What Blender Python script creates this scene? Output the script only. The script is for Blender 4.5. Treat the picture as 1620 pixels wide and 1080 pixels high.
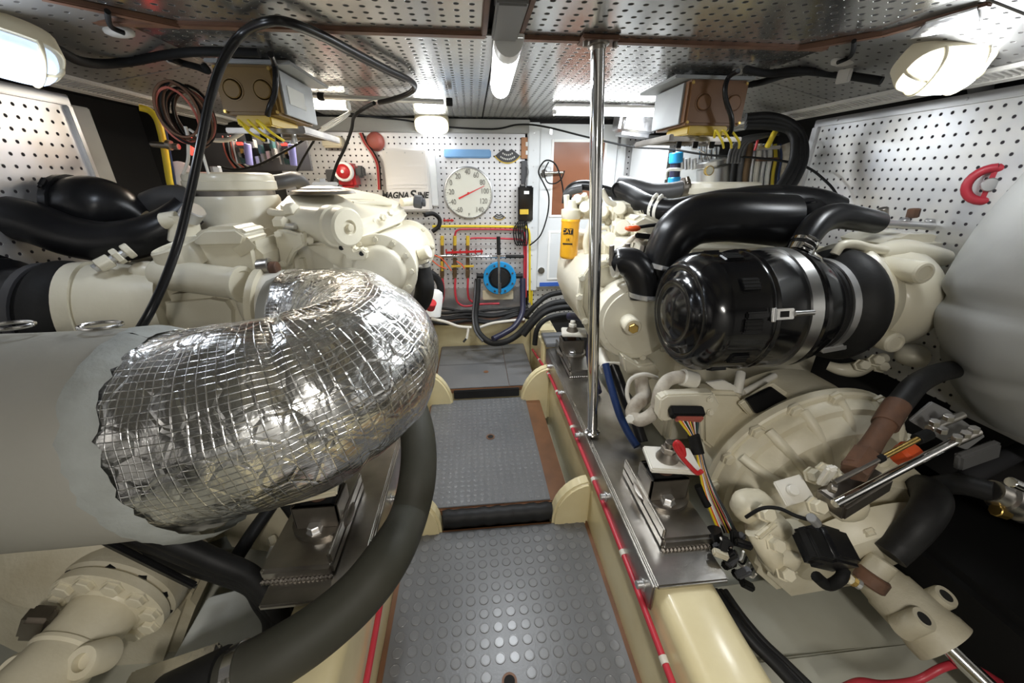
import bpy, bmesh, math, random
from mathutils import Vector, Matrix, noise
random.seed(7)
for o in list(bpy.data.objects): bpy.data.objects.remove(o, do_unlink=True)
scn = bpy.context.scene
COL = scn.collection
V = Vector
# ------------------------------------------------------------------ camera
F_PX, CX, CY = 600.0, 810.0, 540.0
_f = V((745 - CX, CY - 285, -F_PX)).normalized()
_u = V((0, -_f.z, _f.y)).normalized()
_x = _f.cross(_u)
ROT = Matrix((_x, _f, _u))                     # camera -> world
CAM = V((0, 0, 0.95))
cam_d = bpy.data.cameras.new('camera'); cam_d.sensor_width = 36; cam_d.sensor_fit = 'HORIZONTAL'
cam_d.lens = 36 * F_PX / 1620; cam_d.clip_start = 0.02
cam = bpy.data.objects.new('camera', cam_d); COL.objects.link(cam)
cam.matrix_world = Matrix.Translation(CAM) @ ROT.to_4x4()
scn.camera = cam
# ------------------------------------------------------------------ world, exposure
w = bpy.data.worlds.new('world'); scn.world = w; w.use_nodes = True
w.node_tree.nodes['Background'].inputs[0].default_value = (0.9, 0.95, 1.0, 1)
w.node_tree.nodes['Background'].inputs[1].default_value = 0.02
vs = scn.view_settings
vs.view_transform = 'Standard'; vs.look = 'None'; vs.gamma = 1.0; vs.use_curve_mapping = False
vs.exposure = 0.0
LK = 0.33          # one dial for all lamp powers
COOL = (0.90, 0.95, 1.0); WARM = (1.0, 0.86, 0.68)
# ------------------------------------------------------------------ pixel of the photograph + one world coordinate -> point
def _ray(px, py): return ROT @ V((px - CX, CY - py, -F_PX))
def P(px, py, y):  r = _ray(px, py); return CAM + r * (y / r.y)
def PZ(px, py, z): r = _ray(px, py); return CAM + r * ((z - CAM.z) / r.z)
def PX(px, py, x): r = _ray(px, py); return CAM + r * (x / r.x)
# ------------------------------------------------------------------ materials
MATS = {}
def mat(name, c, rough=.5, metal=0., c2=None, nscale=6., bump=0., bscale=60., coat=0., emis=None, estr=0., detail=5., nramp=(.35, .7), spec=.5):
    m = bpy.data.materials.new(name); m.use_nodes = True; nt = m.node_tree
    b = nt.nodes['Principled BSDF']
    b.inputs['Base Color'].default_value = (*c, 1); b.inputs['Roughness'].default_value = rough
    b.inputs['Metallic'].default_value = metal; b.inputs['Coat Weight'].default_value = coat
    b.inputs['Coat Roughness'].default_value = .12; b.inputs['Specular IOR Level'].default_value = spec
    if c2 is not None or bump:
        tc = nt.nodes.new('ShaderNodeTexCoord')
    if c2 is not None:
        n = nt.nodes.new('ShaderNodeTexNoise'); n.inputs['Scale'].default_value = nscale; n.inputs['Detail'].default_value = detail
        nt.links.new(tc.outputs['Object'], n.inputs['Vector'])
        r = nt.nodes.new('ShaderNodeValToRGB'); r.color_ramp.elements[0].position = nramp[0]; r.color_ramp.elements[1].position = nramp[1]
        r.color_ramp.elements[0].color = (*c, 1); r.color_ramp.elements[1].color = (*c2, 1)
        nt.links.new(n.outputs['Fac'], r.inputs['Fac']); nt.links.new(r.outputs['Color'], b.inputs['Base Color'])
    if bump:
        n2 = nt.nodes.new('ShaderNodeTexNoise'); n2.inputs['Scale'].default_value = bscale; n2.inputs['Detail'].default_value = 4
        nt.links.new(tc.outputs['Object'], n2.inputs['Vector'])
        bp = nt.nodes.new('ShaderNodeBump'); bp.inputs['Strength'].default_value = bump; bp.inputs['Distance'].default_value = .004
        nt.links.new(n2.outputs['Fac'], bp.inputs['Height']); nt.links.new(bp.outputs['Normal'], b.inputs['Normal'])
    if emis:
        b.inputs['Emission Color'].default_value = (*emis, 1); b.inputs['Emission Strength'].default_value = estr
    MATS[name] = m; return m

def perf(name, axes, c, c2, rough, pitch=.0254, rad=.0036, metal=.9, hole=(.03, .025, .03), wear=9., stretch=(1, 1), bumpy=.25):
    """perforated metal sheet: a square grid of small holes, too small to model one by one"""
    m = bpy.data.materials.new(name); m.use_nodes = True; nt = m.node_tree; N = nt.nodes.new; L = nt.links.new
    b = nt.nodes['Principled BSDF']
    g = N('ShaderNodeNewGeometry'); s = N('ShaderNodeSeparateXYZ'); L(g.outputs['Position'], s.inputs[0])
    def mth(op, a, bb=None, v=None):
        n = N('ShaderNodeMath'); n.operation = op; L(a, n.inputs[0])
        if bb is not None: L(bb, n.inputs[1])
        if v is not None: n.inputs[1].default_value = v
        return n.outputs[0]
    sq = []
    for k, a in enumerate(axes):
        q = mth('MULTIPLY', s.outputs[a], v=1 / pitch); q = mth('FRACT', q); q = mth('SUBTRACT', q, v=.5); q = mth('MULTIPLY', q, v=stretch[k])
        sq.append(mth('MULTIPLY', q, q))
    d = mth('SQRT', mth('ADD', *sq))
    mr = N('ShaderNodeMapRange'); mr.interpolation_type = 'SMOOTHSTEP'
    mr.inputs['From Min'].default_value = rad / pitch * .8; mr.inputs['From Max'].default_value = rad / pitch * 1.15
    mr.inputs['To Min'].default_value = 1; mr.inputs['To Max'].default_value = 0; L(d, mr.inputs['Value'])
    tc = N('ShaderNodeTexCoord')
    n = N('ShaderNodeTexNoise'); n.inputs['Scale'].default_value = wear; n.inputs['Detail'].default_value = 6; L(tc.outputs['Object'], n.inputs['Vector'])
    cr = N('ShaderNodeValToRGB'); cr.color_ramp.elements[0].position = .35; cr.color_ramp.elements[1].position = .68
    cr.color_ramp.elements[0].color = (*c, 1); cr.color_ramp.elements[1].color = (*c2, 1); L(n.outputs['Fac'], cr.inputs['Fac'])
    mx = N('ShaderNodeMix'); mx.data_type = 'RGBA'; L(mr.outputs[0], mx.inputs['Factor']); L(cr.outputs['Color'], mx.inputs['A'])
    mx.inputs['B'].default_value = (*hole, 1); L(mx.outputs['Result'], b.inputs['Base Color'])
    L(mth('MULTIPLY', mth('SUBTRACT', mr.outputs[0], v=1.), v=-metal), b.inputs['Metallic'])
    rr = N('ShaderNodeMapRange'); rr.inputs['To Min'].default_value = rough * .75; rr.inputs['To Max'].default_value = rough * 1.3; L(n.outputs['Fac'], rr.inputs['Value'])
    rmx = mth('MAXIMUM', rr.outputs[0], mth('MULTIPLY', mr.outputs[0], v=.8)); L(rmx, b.inputs['Roughness'])
    bp = N('ShaderNodeBump'); bp.inputs['Strength'].default_value = .7; bp.inputs['Distance'].default_value = .003; bp.invert = True
    n3 = N('ShaderNodeTexNoise'); n3.inputs['Scale'].default_value = 5; n3.inputs['Detail'].default_value = 2; L(tc.outputs['Object'], n3.inputs['Vector'])
    hh = mth('ADD', mr.outputs[0], mth('MULTIPLY', n3.outputs['Fac'], v=bumpy)); L(hh, bp.inputs['Height']); L(bp.outputs['Normal'], b.inputs['Normal'])
    MATS[name] = m; return m

def foil_mat():
    m = bpy.data.materials.new('foil'); m.use_nodes = True; nt = m.node_tree; N = nt.nodes.new; L = nt.links.new
    b = nt.nodes['Principled BSDF']; b.inputs['Metallic'].default_value = 1.
    uv = N('ShaderNodeUVMap'); sep = N('ShaderNodeSeparateXYZ')
    tc = N('ShaderNodeTexCoord')
    nw = N('ShaderNodeTexNoise'); nw.inputs['Scale'].default_value = 9; L(tc.outputs['Object'], nw.inputs['Vector'])
    sc = N('ShaderNodeVectorMath'); sc.operation = 'SCALE'; sc.inputs['Scale'].default_value = .006; L(nw.outputs['Color'], sc.inputs[0])
    ad = N('ShaderNodeVectorMath'); L(uv.outputs['UV'], ad.inputs[0]); L(sc.outputs[0], ad.inputs[1]); L(ad.outputs[0], sep.inputs[0])
    def mth(op, a, bb=None, v=None):
        n = N('ShaderNodeMath'); n.operation = op; L(a, n.inputs[0])
        if bb is not None: L(bb, n.inputs[1])
        if v is not None: n.inputs[1].default_value = v
        return n.outputs[0]
    ln = []
    for k, p in ((0, .0092), (1, .0092)):
        q = mth('FRACT', mth('MULTIPLY', sep.outputs[k], v=1 / p)); q = mth('ABSOLUTE', mth('SUBTRACT', q, v=.5))
        mr = N('ShaderNodeMapRange'); mr.interpolation_type = 'SMOOTHSTEP'
        mr.inputs['From Min'].default_value = 0; mr.inputs['From Max'].default_value = .09; mr.inputs['To Min'].default_value = 1; mr.inputs['To Max'].default_value = 0
        L(q, mr.inputs['Value']); ln.append(mr.outputs[0])
    grid = mth('MAXIMUM', *ln)
    vor = N('ShaderNodeTexVoronoi'); vor.feature = 'DISTANCE_TO_EDGE'; vor.inputs['Scale'].default_value = 26; L(tc.outputs['Object'], vor.inputs['Vector'])
    vor2 = N('ShaderNodeTexVoronoi'); vor2.feature = 'F1'; vor2.inputs['Scale'].default_value = 75; L(tc.outputs['Object'], vor2.inputs['Vector'])
    n1 = N('ShaderNodeTexNoise'); n1.inputs['Scale'].default_value = 22; n1.inputs['Detail'].default_value = 5; n1.inputs['Distortion'].default_value = 1.2; L(tc.outputs['Object'], n1.inputs['Vector'])
    h = mth('ADD', mth('MULTIPLY', grid, v=.075), mth('MULTIPLY', n1.outputs['Fac'], v=.55))
    h = mth('ADD', h, mth('MULTIPLY', mth('MINIMUM', vor.outputs['Distance'], v=.10), v=1.3))
    h = mth('ADD', h, mth('MULTIPLY', vor2.outputs['Distance'], v=.06))
    bp = N('ShaderNodeBump'); bp.inputs['Strength'].default_value = .8; bp.inputs['Distance'].default_value = .006; L(h, bp.inputs['Height']); L(bp.outputs['Normal'], b.inputs['Normal'])
    cr = N('ShaderNodeValToRGB'); cr.color_ramp.elements[0].color = (.50, .50, .49, 1); cr.color_ramp.elements[1].color = (.90, .90, .89, 1)
    cr.color_ramp.elements[0].position = .3; cr.color_ramp.elements[1].position = .6
    n4 = N('ShaderNodeTexNoise'); n4.inputs['Scale'].default_value = 5; n4.inputs['Detail'].default_value = 6; L(tc.outputs['Object'], n4.inputs['Vector'])
    L(n4.outputs['Fac'], cr.inputs['Fac']); L(cr.outputs['Color'], b.inputs['Base Color'])
    b.inputs['Roughness'].default_value = .2
    MATS['foil'] = m; return m

mat('cream', (.78, .74, .61), .36, c2=(.68, .63, .49), nscale=5, bump=.08, bscale=90, coat=.15)
mat('gear_cream', (.76, .71, .56), .42, c2=(.58, .52, .37), nscale=7, bump=.15, bscale=120)
mat('gear_old', (.60, .56, .44), .5, c2=(.42, .37, .26), nscale=8, bump=.25, bscale=140)
mat('white_paint', (.82, .80, .74), .4, c2=(.72, .69, .60), nscale=9)
mat('gelcoat', (.78, .69, .43), .32, c2=(.66, .56, .31), nscale=7, bump=.25, bscale=16, coat=.3)
mat('bilge', (.50, .50, .43), .5, c2=(.36, .35, .28), nscale=4, bump=.15, bscale=20)
mat('bilge_pale', (.74, .78, .78), .4, c2=(.45, .46, .42), nscale=6, bump=.2, bscale=18)
mat('mat_rubber', (.125, .128, .132), .33, c2=(.15, .152, .155), nscale=5, bump=.1, bscale=200)
mat('mat_coin', (.15, .153, .157), .26, c2=(.19, .192, .195), nscale=4)
mat('black_rubber', (.009, .009, .0095), .55, spec=.3, c2=(.018, .018, .018), nscale=10, bump=.1, bscale=90)
mat('black_smooth', (.006, .006, .007), .30, spec=.35, c2=(.012, .012, .013), nscale=6)
mat('black_gloss', (.006, .006, .007), .14, coat=.15, spec=.45)
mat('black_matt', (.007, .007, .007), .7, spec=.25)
mat('olive_hose', (.040, .040, .030), .6, spec=.25, c2=(.052, .050, .040), nscale=9, bump=.06, bscale=200)
mat('grey_hose', (.055, .055, .058), .45, c2=(.085, .085, .088), nscale=8)
mat('blue_hose', (.012, .03, .10), .3)
mat('navy_hose', (.018, .018, .045), .4)
mat('lagging', (.30, .295, .255), .75, c2=(.36, .35, .315), nscale=3, bump=.12, bscale=40)
mat('lagging_light', (.40, .40, .385), .72, c2=(.33, .335, .325), nscale=3, bump=.15, bscale=30)
mat('lagging_cut', (.36, .38, .37), .8, c2=(.29, .305, .29), nscale=20, bump=.5, bscale=60)
foil_mat()
mat('foil_plain', (.75, .75, .75), .25, 1., bump=.6, bscale=30)
mat('stainless', (.72, .71, .69), .16, 1.)
mat('chrome', (.82, .82, .82), .08, 1.)
mat('steel_plate', (.52, .50, .47), .30, 1., c2=(.30, .28, .25), nscale=9, bump=.12, bscale=50)
mat('steel_dark', (.22, .20, .18), .42, 1., c2=(.36, .33, .29), nscale=12)
mat('steel_band', (.62, .62, .61), .3, 1.)
mat('galv', (.60, .60, .60), .38, .9)
mat('rust', (.16, .075, .04), .7, c2=(.08, .045, .03), nscale=18, bump=.4, bscale=80)
mat('brass', (.55, .38, .12), .35, 1.)
mat('bronze_old', (.17, .11, .06), .5, .6)
mat('wood', (.20, .09, .04), .5, c2=(.13, .06, .028), nscale=12)
mat('wood_trim', (.16, .075, .04), .55, c2=(.10, .045, .025), nscale=15)
mat('door_wood', (.24, .085, .035), .35, c2=(.19, .065, .028), nscale=4, coat=.3)
mat('outlet_wood', (.42, .19, .08), .5)
mat('white_panel', (.72, .74, .75), .35, c2=(.66, .68, .69), nscale=4)
mat('white_box', (.78, .76, .74), .4)
mat('white_plastic', (.85, .85, .83), .4)
mat('yellowed_plastic', (.72, .65, .47), .45)
mat('beam_grey', (.36, .36, .34), .5, c2=(.30, .30, .28), nscale=5)
mat('soffit_bar', (.50, .48, .44), .5)
mat('hull_dark', (.035, .033, .032), .9)
mat('cavity', (.012, .012, .012), .9)
mat('tan_box', (.21, .125, .030), .5, c2=(.17, .10, .024), nscale=4)
mat('tan_box_brown', (.21, .10, .040), .5, c2=(.17, .08, .032), nscale=4)
mat('box_silver', (.36, .37, .37), .5, .4, c2=(.29, .30, .30), nscale=6)
mat('yellow_paint', (.62, .42, .04), .45)
mat('yellow_wire', (.80, .62, .03), .4)
mat('yellow_pipe', (.72, .55, .03), .4)
mat('red', (.52, .02, .025), .35)
mat('red_hose', (.50, .035, .055), .38)
mat('red_dull', (.45, .12, .09), .5)
mat('orange', (.75, .10, .02), .4)
mat('blue', (.015, .28, .62), .4)
mat('blue_pale', (.20, .40, .68), .55)
mat('blue_strip', (.04, .12, .48), .5)
mat('filter_yellow', (.80, .40, .02), .35)
mat('white', (.86, .86, .84), .4)
mat('ink', (.012, .012, .012), .5)
mat('ink_grey', (.16, .15, .13), .6)
mat('dial', (.70, .70, .62), .3, coat=.6)
mat('needle', (.65, .03, .03), .4)
mat('dark_grey', (.06, .06, .065), .5)
mat('mid_grey', (.22, .22, .22), .5)
mat('circuit', (.02, .10, .09), .5, c2=(.06, .07, .10), nscale=90)
mat('violet', (.30, .30, .68), .4)
mat('led_red', (.5, .02, .02), .5, emis=(1, .06, .04), estr=2.5)
mat('white_cable', (.66, .63, .56), .5)
mat('paper', (.70, .70, .66), .7)
mat('dirty_wrap', (.62, .58, .50), .7, c2=(.25, .20, .15), nscale=22, bump=.5, bscale=70)
mat('insulation_foil', (.62, .62, .64), .3, .9, bump=.8, bscale=26)
mat('rear_wall', (.42, .42, .41), .6)
perf('perf_back', (0, 2), (.66, .66, .67), (.76, .75, .75), .42, metal=.55, rad=.0037)
perf('perf_left', (1, 2), (.60, .60, .62), (.72, .69, .66), .36, metal=.7, rad=.0037)
perf('perf_right', (1, 2), (.58, .59, .61), (.70, .69, .66), .36, metal=.7, rad=.0037)
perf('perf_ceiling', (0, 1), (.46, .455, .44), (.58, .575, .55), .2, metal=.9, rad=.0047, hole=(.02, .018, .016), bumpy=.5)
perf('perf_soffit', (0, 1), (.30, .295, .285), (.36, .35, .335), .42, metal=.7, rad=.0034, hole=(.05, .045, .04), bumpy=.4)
def lamp_mat(name, col, s): return mat(name, (.9, .9, .9), .4, emis=col, estr=s)
lamp_mat('lamp_cool', (.93, .97, 1.0), 14)
lamp_mat('lamp_warm', (1.0, .93, .80), 14)
lamp_mat('lamp_blue', (.45, .62, 1.0), 1.1)
# ------------------------------------------------------------------ objects
WLOC = {}
def _link(o, parent, c):
    COL.objects.link(o); o.parent = parent
    o.location = c - (WLOC[parent.name] if parent else V((0, 0, 0))); WLOC[o.name] = c.copy()
    return o
def thing(name, label, cat, loc, group=None, kind=None):
    o = bpy.data.objects.new(name, None); o.empty_display_size = .05
    _link(o, None, V(loc)); tag(o, label, cat, group, kind); return o
def tag(o, label=None, cat=None, group=None, kind=None):
    if label: o['label'] = label
    if cat: o['category'] = cat
    if group: o['group'] = group
    if kind: o['kind'] = kind
    return o
def obj(name, bm, m, parent=None, smooth=True, ang=40, uv=None):
    bmesh.ops.recalc_face_normals(bm, faces=bm.faces[:])
    lo = V((1e9,) * 3); hi = V((-1e9,) * 3)
    for v in bm.verts:
        for i in range(3): lo[i] = min(lo[i], v.co[i]); hi[i] = max(hi[i], v.co[i])
    c = (lo + hi) / 2
    if not parent: c.z = lo.z
    for v in bm.verts: v.co -= c
    if smooth:
        for f in bm.faces: f.smooth = True
        a = math.radians(ang)
        for e in bm.edges:
            if len(e.link_faces) == 2 and e.calc_face_angle(0) > a: e.smooth = False
    me = bpy.data.meshes.new(name); bm.to_mesh(me); bm.free()
    me.materials.append(MATS[m] if isinstance(m, str) else m)
    return _link(bpy.data.objects.new(name, me), parent, c)
def share(name, o, pos, parent, rot=None, scale=None):
    """another object with the same mesh data"""
    c = bpy.data.objects.new(name, o.data); _link(c, parent, V(pos))
    if rot is not None: c.rotation_euler = rot
    if scale is not None: c.scale = scale
    return c
# ---- shapes
def frame_of(d, up=None):
    d = d.normalized(); up = V(up) if up is not None else (V((0, 0, 1)) if abs(d.z) < .95 else V((0, 1, 0)))
    s = d.cross(up).normalized(); return s, s.cross(d).normalized() * -1 if False else s.cross(d).normalized()
def bx(bm, lo, hi, bevel=0., seg=2, M=None):
    lo, hi = V(lo), V(hi); r = bmesh.ops.create_cube(bm, size=1.)
    vs_ = r['verts']; c = (lo + hi) / 2; s = hi - lo
    for v in vs_: v.co = V((v.co.x * s.x, v.co.y * s.y, v.co.z * s.z)) + c
    if bevel:
        es = list({e for v in vs_ for e in v.link_edges})
        rr = bmesh.ops.bevel(bm, geom=es, offset=bevel, segments=seg, affect='EDGES', clamp_overlap=True)
        vs_ = list({v for f in rr['faces'] for v in f.verts} | {v for v in vs_ if v.is_valid})
        # collect the island
        seen = set(vs_); st = list(vs_)
        while st:
            q = st.pop()
            for e in q.link_edges:
                o = e.other_vert(q)
                if o not in seen: seen.add(o); st.append(o)
        vs_ = list(seen)
    if M is not None:
        for v in vs_: v.co = M @ v.co
    return vs_
def box(name, lo, hi, m, parent=None, bevel=.003, seg=2, M=None):
    bm = bmesh.new(); bx(bm, lo, hi, bevel, seg, M); return obj(name, bm, m, parent)
def obox(name, c, size, ax, m, parent=None, bevel=.003, seg=2, up=(0, 0, 1)):
    """box centred at c whose local x runs along ax and local z as near up as possible"""
    x = V(ax).normalized(); z = (V(up) - x * V(up).dot(x)).normalized(); y = z.cross(x)
    M = Matrix.Translation(V(c)) @ Matrix((x, y, z)).transposed().to_4x4()
    s = V(size) / 2; return box(name, -s, s, m, parent, bevel, seg, M)
def cat(pts, n=8):
    """Catmull-Rom through tuples"""
    out = []; k = len(pts[0]); Q = [pts[0]] + list(pts) + [pts[-1]]
    for i in range(1, len(Q) - 2):
        p0, p1, p2, p3 = Q[i - 1:i + 3]
        for j in range(n):
            t = j / n
            out.append(tuple(.5 * (2 * p1[a] + (p2[a] - p0[a]) * t + (2 * p0[a] - 5 * p1[a] + 4 * p2[a] - p3[a]) * t * t + (3 * p1[a] - p0[a] - 3 * p2[a] + p3[a]) * t ** 3) for a in range(k)))
    out.append(tuple(pts[-1])); return out
def sweep(bm, pts, rads, seg=12, caps=True, uv=False, disp=None, flat=1.):
    pts = [V(p) for p in pts]; n = len(pts); rings = []
    T = []
    for i in range(n):
        d = pts[min(i + 1, n - 1)] - pts[max(i - 1, 0)]; T.append(d.normalized() if d.length > 1e-9 else (T[-1] if T else V((0, 0, 1))))
    up = V((0, 0, 1)) if abs(T[0].z) < .9 else V((0, 1, 0))
    a = (up - T[0] * up.dot(T[0])).normalized(); L = [0.]
    for i in range(n):
        if i: L.append(L[-1] + (pts[i] - pts[i - 1]).length)
        a = (a - T[i] * a.dot(T[i])).normalized(); b = T[i].cross(a)
        ring = []
        for k in range(seg):
            th = 2 * math.pi * k / seg; d = a * math.cos(th) * flat + b * math.sin(th)
            r = rads[i]
            if disp: r += disp(pts[i] + d * r, th, L[i], i / (n - 1))
            ring.append(bm.verts.new(pts[i] + d * r))
        rings.append(ring)
    ul = bm.loops.layers.uv.verify() if uv else None; rm = sum(rads) / n
    for i in range(n - 1):
        for k in range(seg):
            k2 = (k + 1) % seg
            f = bm.faces.new((rings[i][k], rings[i][k2], rings[i + 1][k2], rings[i + 1][k]))
            if uv:
                us = (k, k + 1, k + 1, k); ii = (i, i, i + 1, i + 1)
                for lp, q, w_ in zip(f.loops, us, ii): lp[ul].uv = (2 * math.pi * rm * q / seg, L[w_])
    if caps:
        bm.faces.new(list(reversed(rings[0]))); bm.faces.new(rings[-1])
    return rings
def tube(name, pts, r, m, parent=None, n=8, seg=12, caps=True, smooth_path=True):
    """pts: world points; r a number or one radius per point"""
    if not isinstance(r, (list, tuple)): r = [r] * len(pts)
    q = [(*p, rr) for p, rr in zip(pts, r)]
    q = cat(q, n) if smooth_path and len(q) > 2 else q
    bm = bmesh.new(); sweep(bm, [v[:3] for v in q], [v[3] for v in q], seg, caps); return obj(name, bm, m, parent, ang=50)
def PC(px, py, y, r=.01, top=1.2):
    """as P, but kept under the ceiling"""
    p = P(px, py, y); return PZ(px, py, top - r) if p.z > top - r else p
def tubepx(name, pts, r, m, parent=None, **k): return tube(name, [PC(*p, r if not isinstance(r, (list, tuple)) else max(r)) for p in pts], r, m, parent, **k)
def lat(bm, A, B, prof, seg=32, flute=None):
    """profile [(distance along the axis from A, radius)] turned about the axis A->B"""
    A, B = V(A), V(B); d = (B - A).normalized(); s = V((0, 0, 1)) if abs(d.z) < .9 else V((0, 1, 0))
    a = (s - d * s.dot(d)).normalized(); b = d.cross(a); rings = []
    for t, r in prof:
        if r < 1e-6: rings.append([bm.verts.new(A + d * t)]); continue
        rings.append([bm.verts.new(A + d * t + (a * math.cos(2 * math.pi * k / seg) + b * math.sin(2 * math.pi * k / seg)) * (r * (flute(k) if flute else 1))) for k in range(seg)])
    for R0, R1 in zip(rings, rings[1:]):
        for k in range(seg):
            k2 = (k + 1) % seg
            if len(R0) == 1 and len(R1) == 1: continue
            if len(R0) == 1: bm.faces.new((R0[0], R1[k2], R1[k]))
            elif len(R1) == 1: bm.faces.new((R0[k], R0[k2], R1[0]))
            else: bm.faces.new((R0[k], R0[k2], R1[k2], R1[k]))
    for R, rev in ((rings[0], True), (rings[-1], False)):
        if len(R) > 1: bm.faces.new(R if not rev else R[::-1])
def lathe(name, A, B, prof, m, parent=None, seg=32, ang=35):
    bm = bmesh.new(); lat(bm, A, B, prof, seg); return obj(name, bm, m, parent, ang=ang)
def cyl(name, A, B, r, m, parent=None, seg=24, ch=None):
    L = (V(B) - V(A)).length; c = min(r * .12, L * .2) if ch is None else ch
    return lathe(name, A, B, [(0, r - c), (c, r), (L - c, r), (L, r - c)], m, parent, seg)
def prism(name, poly, ext, m, parent=None, bevel=.006, seg=3, taper=1.):
    """poly: world points of one face; ext: extrusion vector"""
    bm = bmesh.new(); ext = V(ext); A = [bm.verts.new(V(p)) for p in poly]; c = sum((V(p) for p in poly), V()) / len(poly)
    B = [bm.verts.new(c + (V(p) - c) * taper + ext) for p in poly]; n = len(A)
    f0 = bm.faces.new(A); bm.faces.new(B[::-1])
    for i in range(n): bm.faces.new((A[i], B[i], B[(i + 1) % n], A[(i + 1) % n]))
    bmesh.ops.recalc_face_normals(bm, faces=bm.faces[:])
    if bevel:
        es = [e for e in bm.edges]
        bmesh.ops.bevel(bm, geom=es, offset=bevel, segments=seg, affect='EDGES', clamp_overlap=True)
    return obj(name, bm, m, parent, ang=35)
def prismpx(name, poly, y0, depth, m, parent=None, **k):
    """outline seen in the photograph, standing at distance y0, running straight back by depth"""
    return prism(name, [P(x, y, y0) for x, y in poly], (0, depth, 0), m, parent, **k)
def blob(name, c, size, m, parent=None, amp=.0, sc=6., sub=3, rot=None, sq=2.6):
    """rounded lump (superellipsoid) with slight unevenness"""
    bm = bmesh.new(); bmesh.ops.create_icosphere(bm, subdivisions=sub, radius=1.)
    for v in bm.verts:
        p = v.co; k = (abs(p.x) ** sq + abs(p.y) ** sq + abs(p.z) ** sq) ** (-1 / sq); q = p * k
        q = q * (1 + amp * noise.noise(p * sc + V(c) * 7)); v.co = V((q.x * size[0], q.y * size[1], q.z * size[2])) / 2
        if rot is not None: v.co = rot @ v.co
        v.co += V(c)
    return obj(name, bm, m, parent, ang=60)
_hex = {}
def bolt(parent, pos, nrm, s=.008, m='cream', name='bolt', h=.6):
    """hex bolt head, mesh shared per size and paint"""
    key = (round(s, 4), m, h); nrm = V(nrm).normalized()
    rot = V((0, 0, 1)).rotation_difference(nrm).to_euler()
    if key not in _hex:
        bm = bmesh.new(); lat(bm, (0, 0, 0), (0, 0, 1), [(-.3 * s, s * 1.25), (.12 * s, s * 1.25), (.12 * s, s * .98), (h * s, s), (h * s * 1.15, s * .85)], 6)
        me = bpy.data.meshes.new('bolt'); bm.to_mesh(me); bm.free(); me.materials.append(MATS[m]); _hex[key] = me
    o = bpy.data.objects.new(name, _hex[key]); _link(o, parent, V(pos)); o.rotation_euler = rot; return o
def ring_bolts(parent, c, axis, r, n, s, m, a0=0., a1=2 * math.pi, name='bolt'):
    d = V(axis).normalized(); u = V((0, 0, 1)) if abs(d.z) < .9 else V((0, 1, 0)); a = (u - d * u.dot(d)).normalized(); b = d.cross(a)
    for k in range(n):
        t = a0 + (a1 - a0) * k / n; bolt(parent, V(c) + (a * math.cos(t) + b * math.sin(t)) * r, d, s, m, name)
def clamp(name, p, axis, r, m='stainless', parent=None, wd=.012):
    """worm-drive hose clamp: a band and its screw housing"""
    d = V(axis).normalized(); p = V(p); bm = bmesh.new()
    lat(bm, p - d * wd / 2, p + d * wd / 2, [(0, r), (0, r * 1.05), (wd, r * 1.05), (wd, r)], 28)
    u = V((0, -1, 1)).normalized(); a = (u - d * u.dot(d)).normalized(); b = d.cross(a); q = p + a * r * 1.1
    lat(bm, q - b * .012, q + b * .012, [(0, .0045), (.0, .0055), (.017, .0055), (.017, .0038), (.024, .0038)], 8)
    return obj(name, bm, m, parent)
def text(name, s, size, M, m, parent, ext=.0006, align='CENTER', squash=1., bold=0.):
    cu = bpy.data.curves.new('t', 'FONT'); cu.body = s; cu.size = size; cu.extrude = ext; cu.offset = bold; cu.align_x = align; cu.align_y = 'CENTER'
    t = bpy.data.objects.new('t', cu); COL.objects.link(t); bpy.context.view_layer.update()
    me = bpy.data.meshes.new_from_object(t.evaluated_get(bpy.context.evaluated_depsgraph_get()))
    bpy.data.objects.remove(t, do_unlink=True)
    bm = bmesh.new(); bm.from_mesh(me); bpy.data.meshes.remove(me)
    for v in bm.verts: v.co = M @ V((v.co.x * squash, v.co.y, v.co.z))
    return obj(name, bm, m, parent, smooth=False)
def face_M(c, right, up):
    r = V(right).normalized(); u = V(up).normalized(); n = r.cross(u)
    return Matrix.Translation(V(c)) @ Matrix((r, u, n)).transposed().to_4x4()
def area(name, loc, size, power, col, tgt=None, sy=None, parent=None):
    l = bpy.data.lights.new(name, 'AREA'); l.energy = power * LK; l.color = col; l.shape = 'RECTANGLE'; l.size = size; l.size_y = sy or size
    o = bpy.data.objects.new(name, l); COL.objects.link(o); o.location = loc
    d = (V(tgt) - V(loc)) if tgt is not None else V((0, 0, -1)); o.rotation_euler = d.to_track_quat('-Z', 'Y').to_euler(); return o
def point(name, loc, power, col, r=.03):
    l = bpy.data.lights.new(name, 'POINT'); l.energy = power * LK; l.color = col; l.shadow_soft_size = r
    o = bpy.data.objects.new(name, l); COL.objects.link(o); o.location = loc; return o
def struct(name, bm_or_obj): bm_or_obj['kind'] = 'structure'; return bm_or_obj
# ================================================================== THE SETTING
S = lambda o: tag(o, kind='structure')
S(box('floor', (-1.5, -1.0, -.16), (1.6, 2.1, -.10), 'bilge', bevel=0))
S(box('wall_rear', (-1.5, -1.06, -.2), (1.6, -1.0, 1.4), 'rear_wall', bevel=0))
S(box('wall_left', (-1.46, -1.0, -.2), (-1.40, 2.1, 1.4), 'hull_dark', bevel=0))
S(box('wall_right', (1.55, -1.0, -.2), (1.61, 2.1, 1.4), 'hull_dark', bevel=0))
wb = S(box('wall_back', (-1.4, 2.02, -.2), (1.55, 2.07, 1.3), 'hull_dark', bevel=0))
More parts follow.
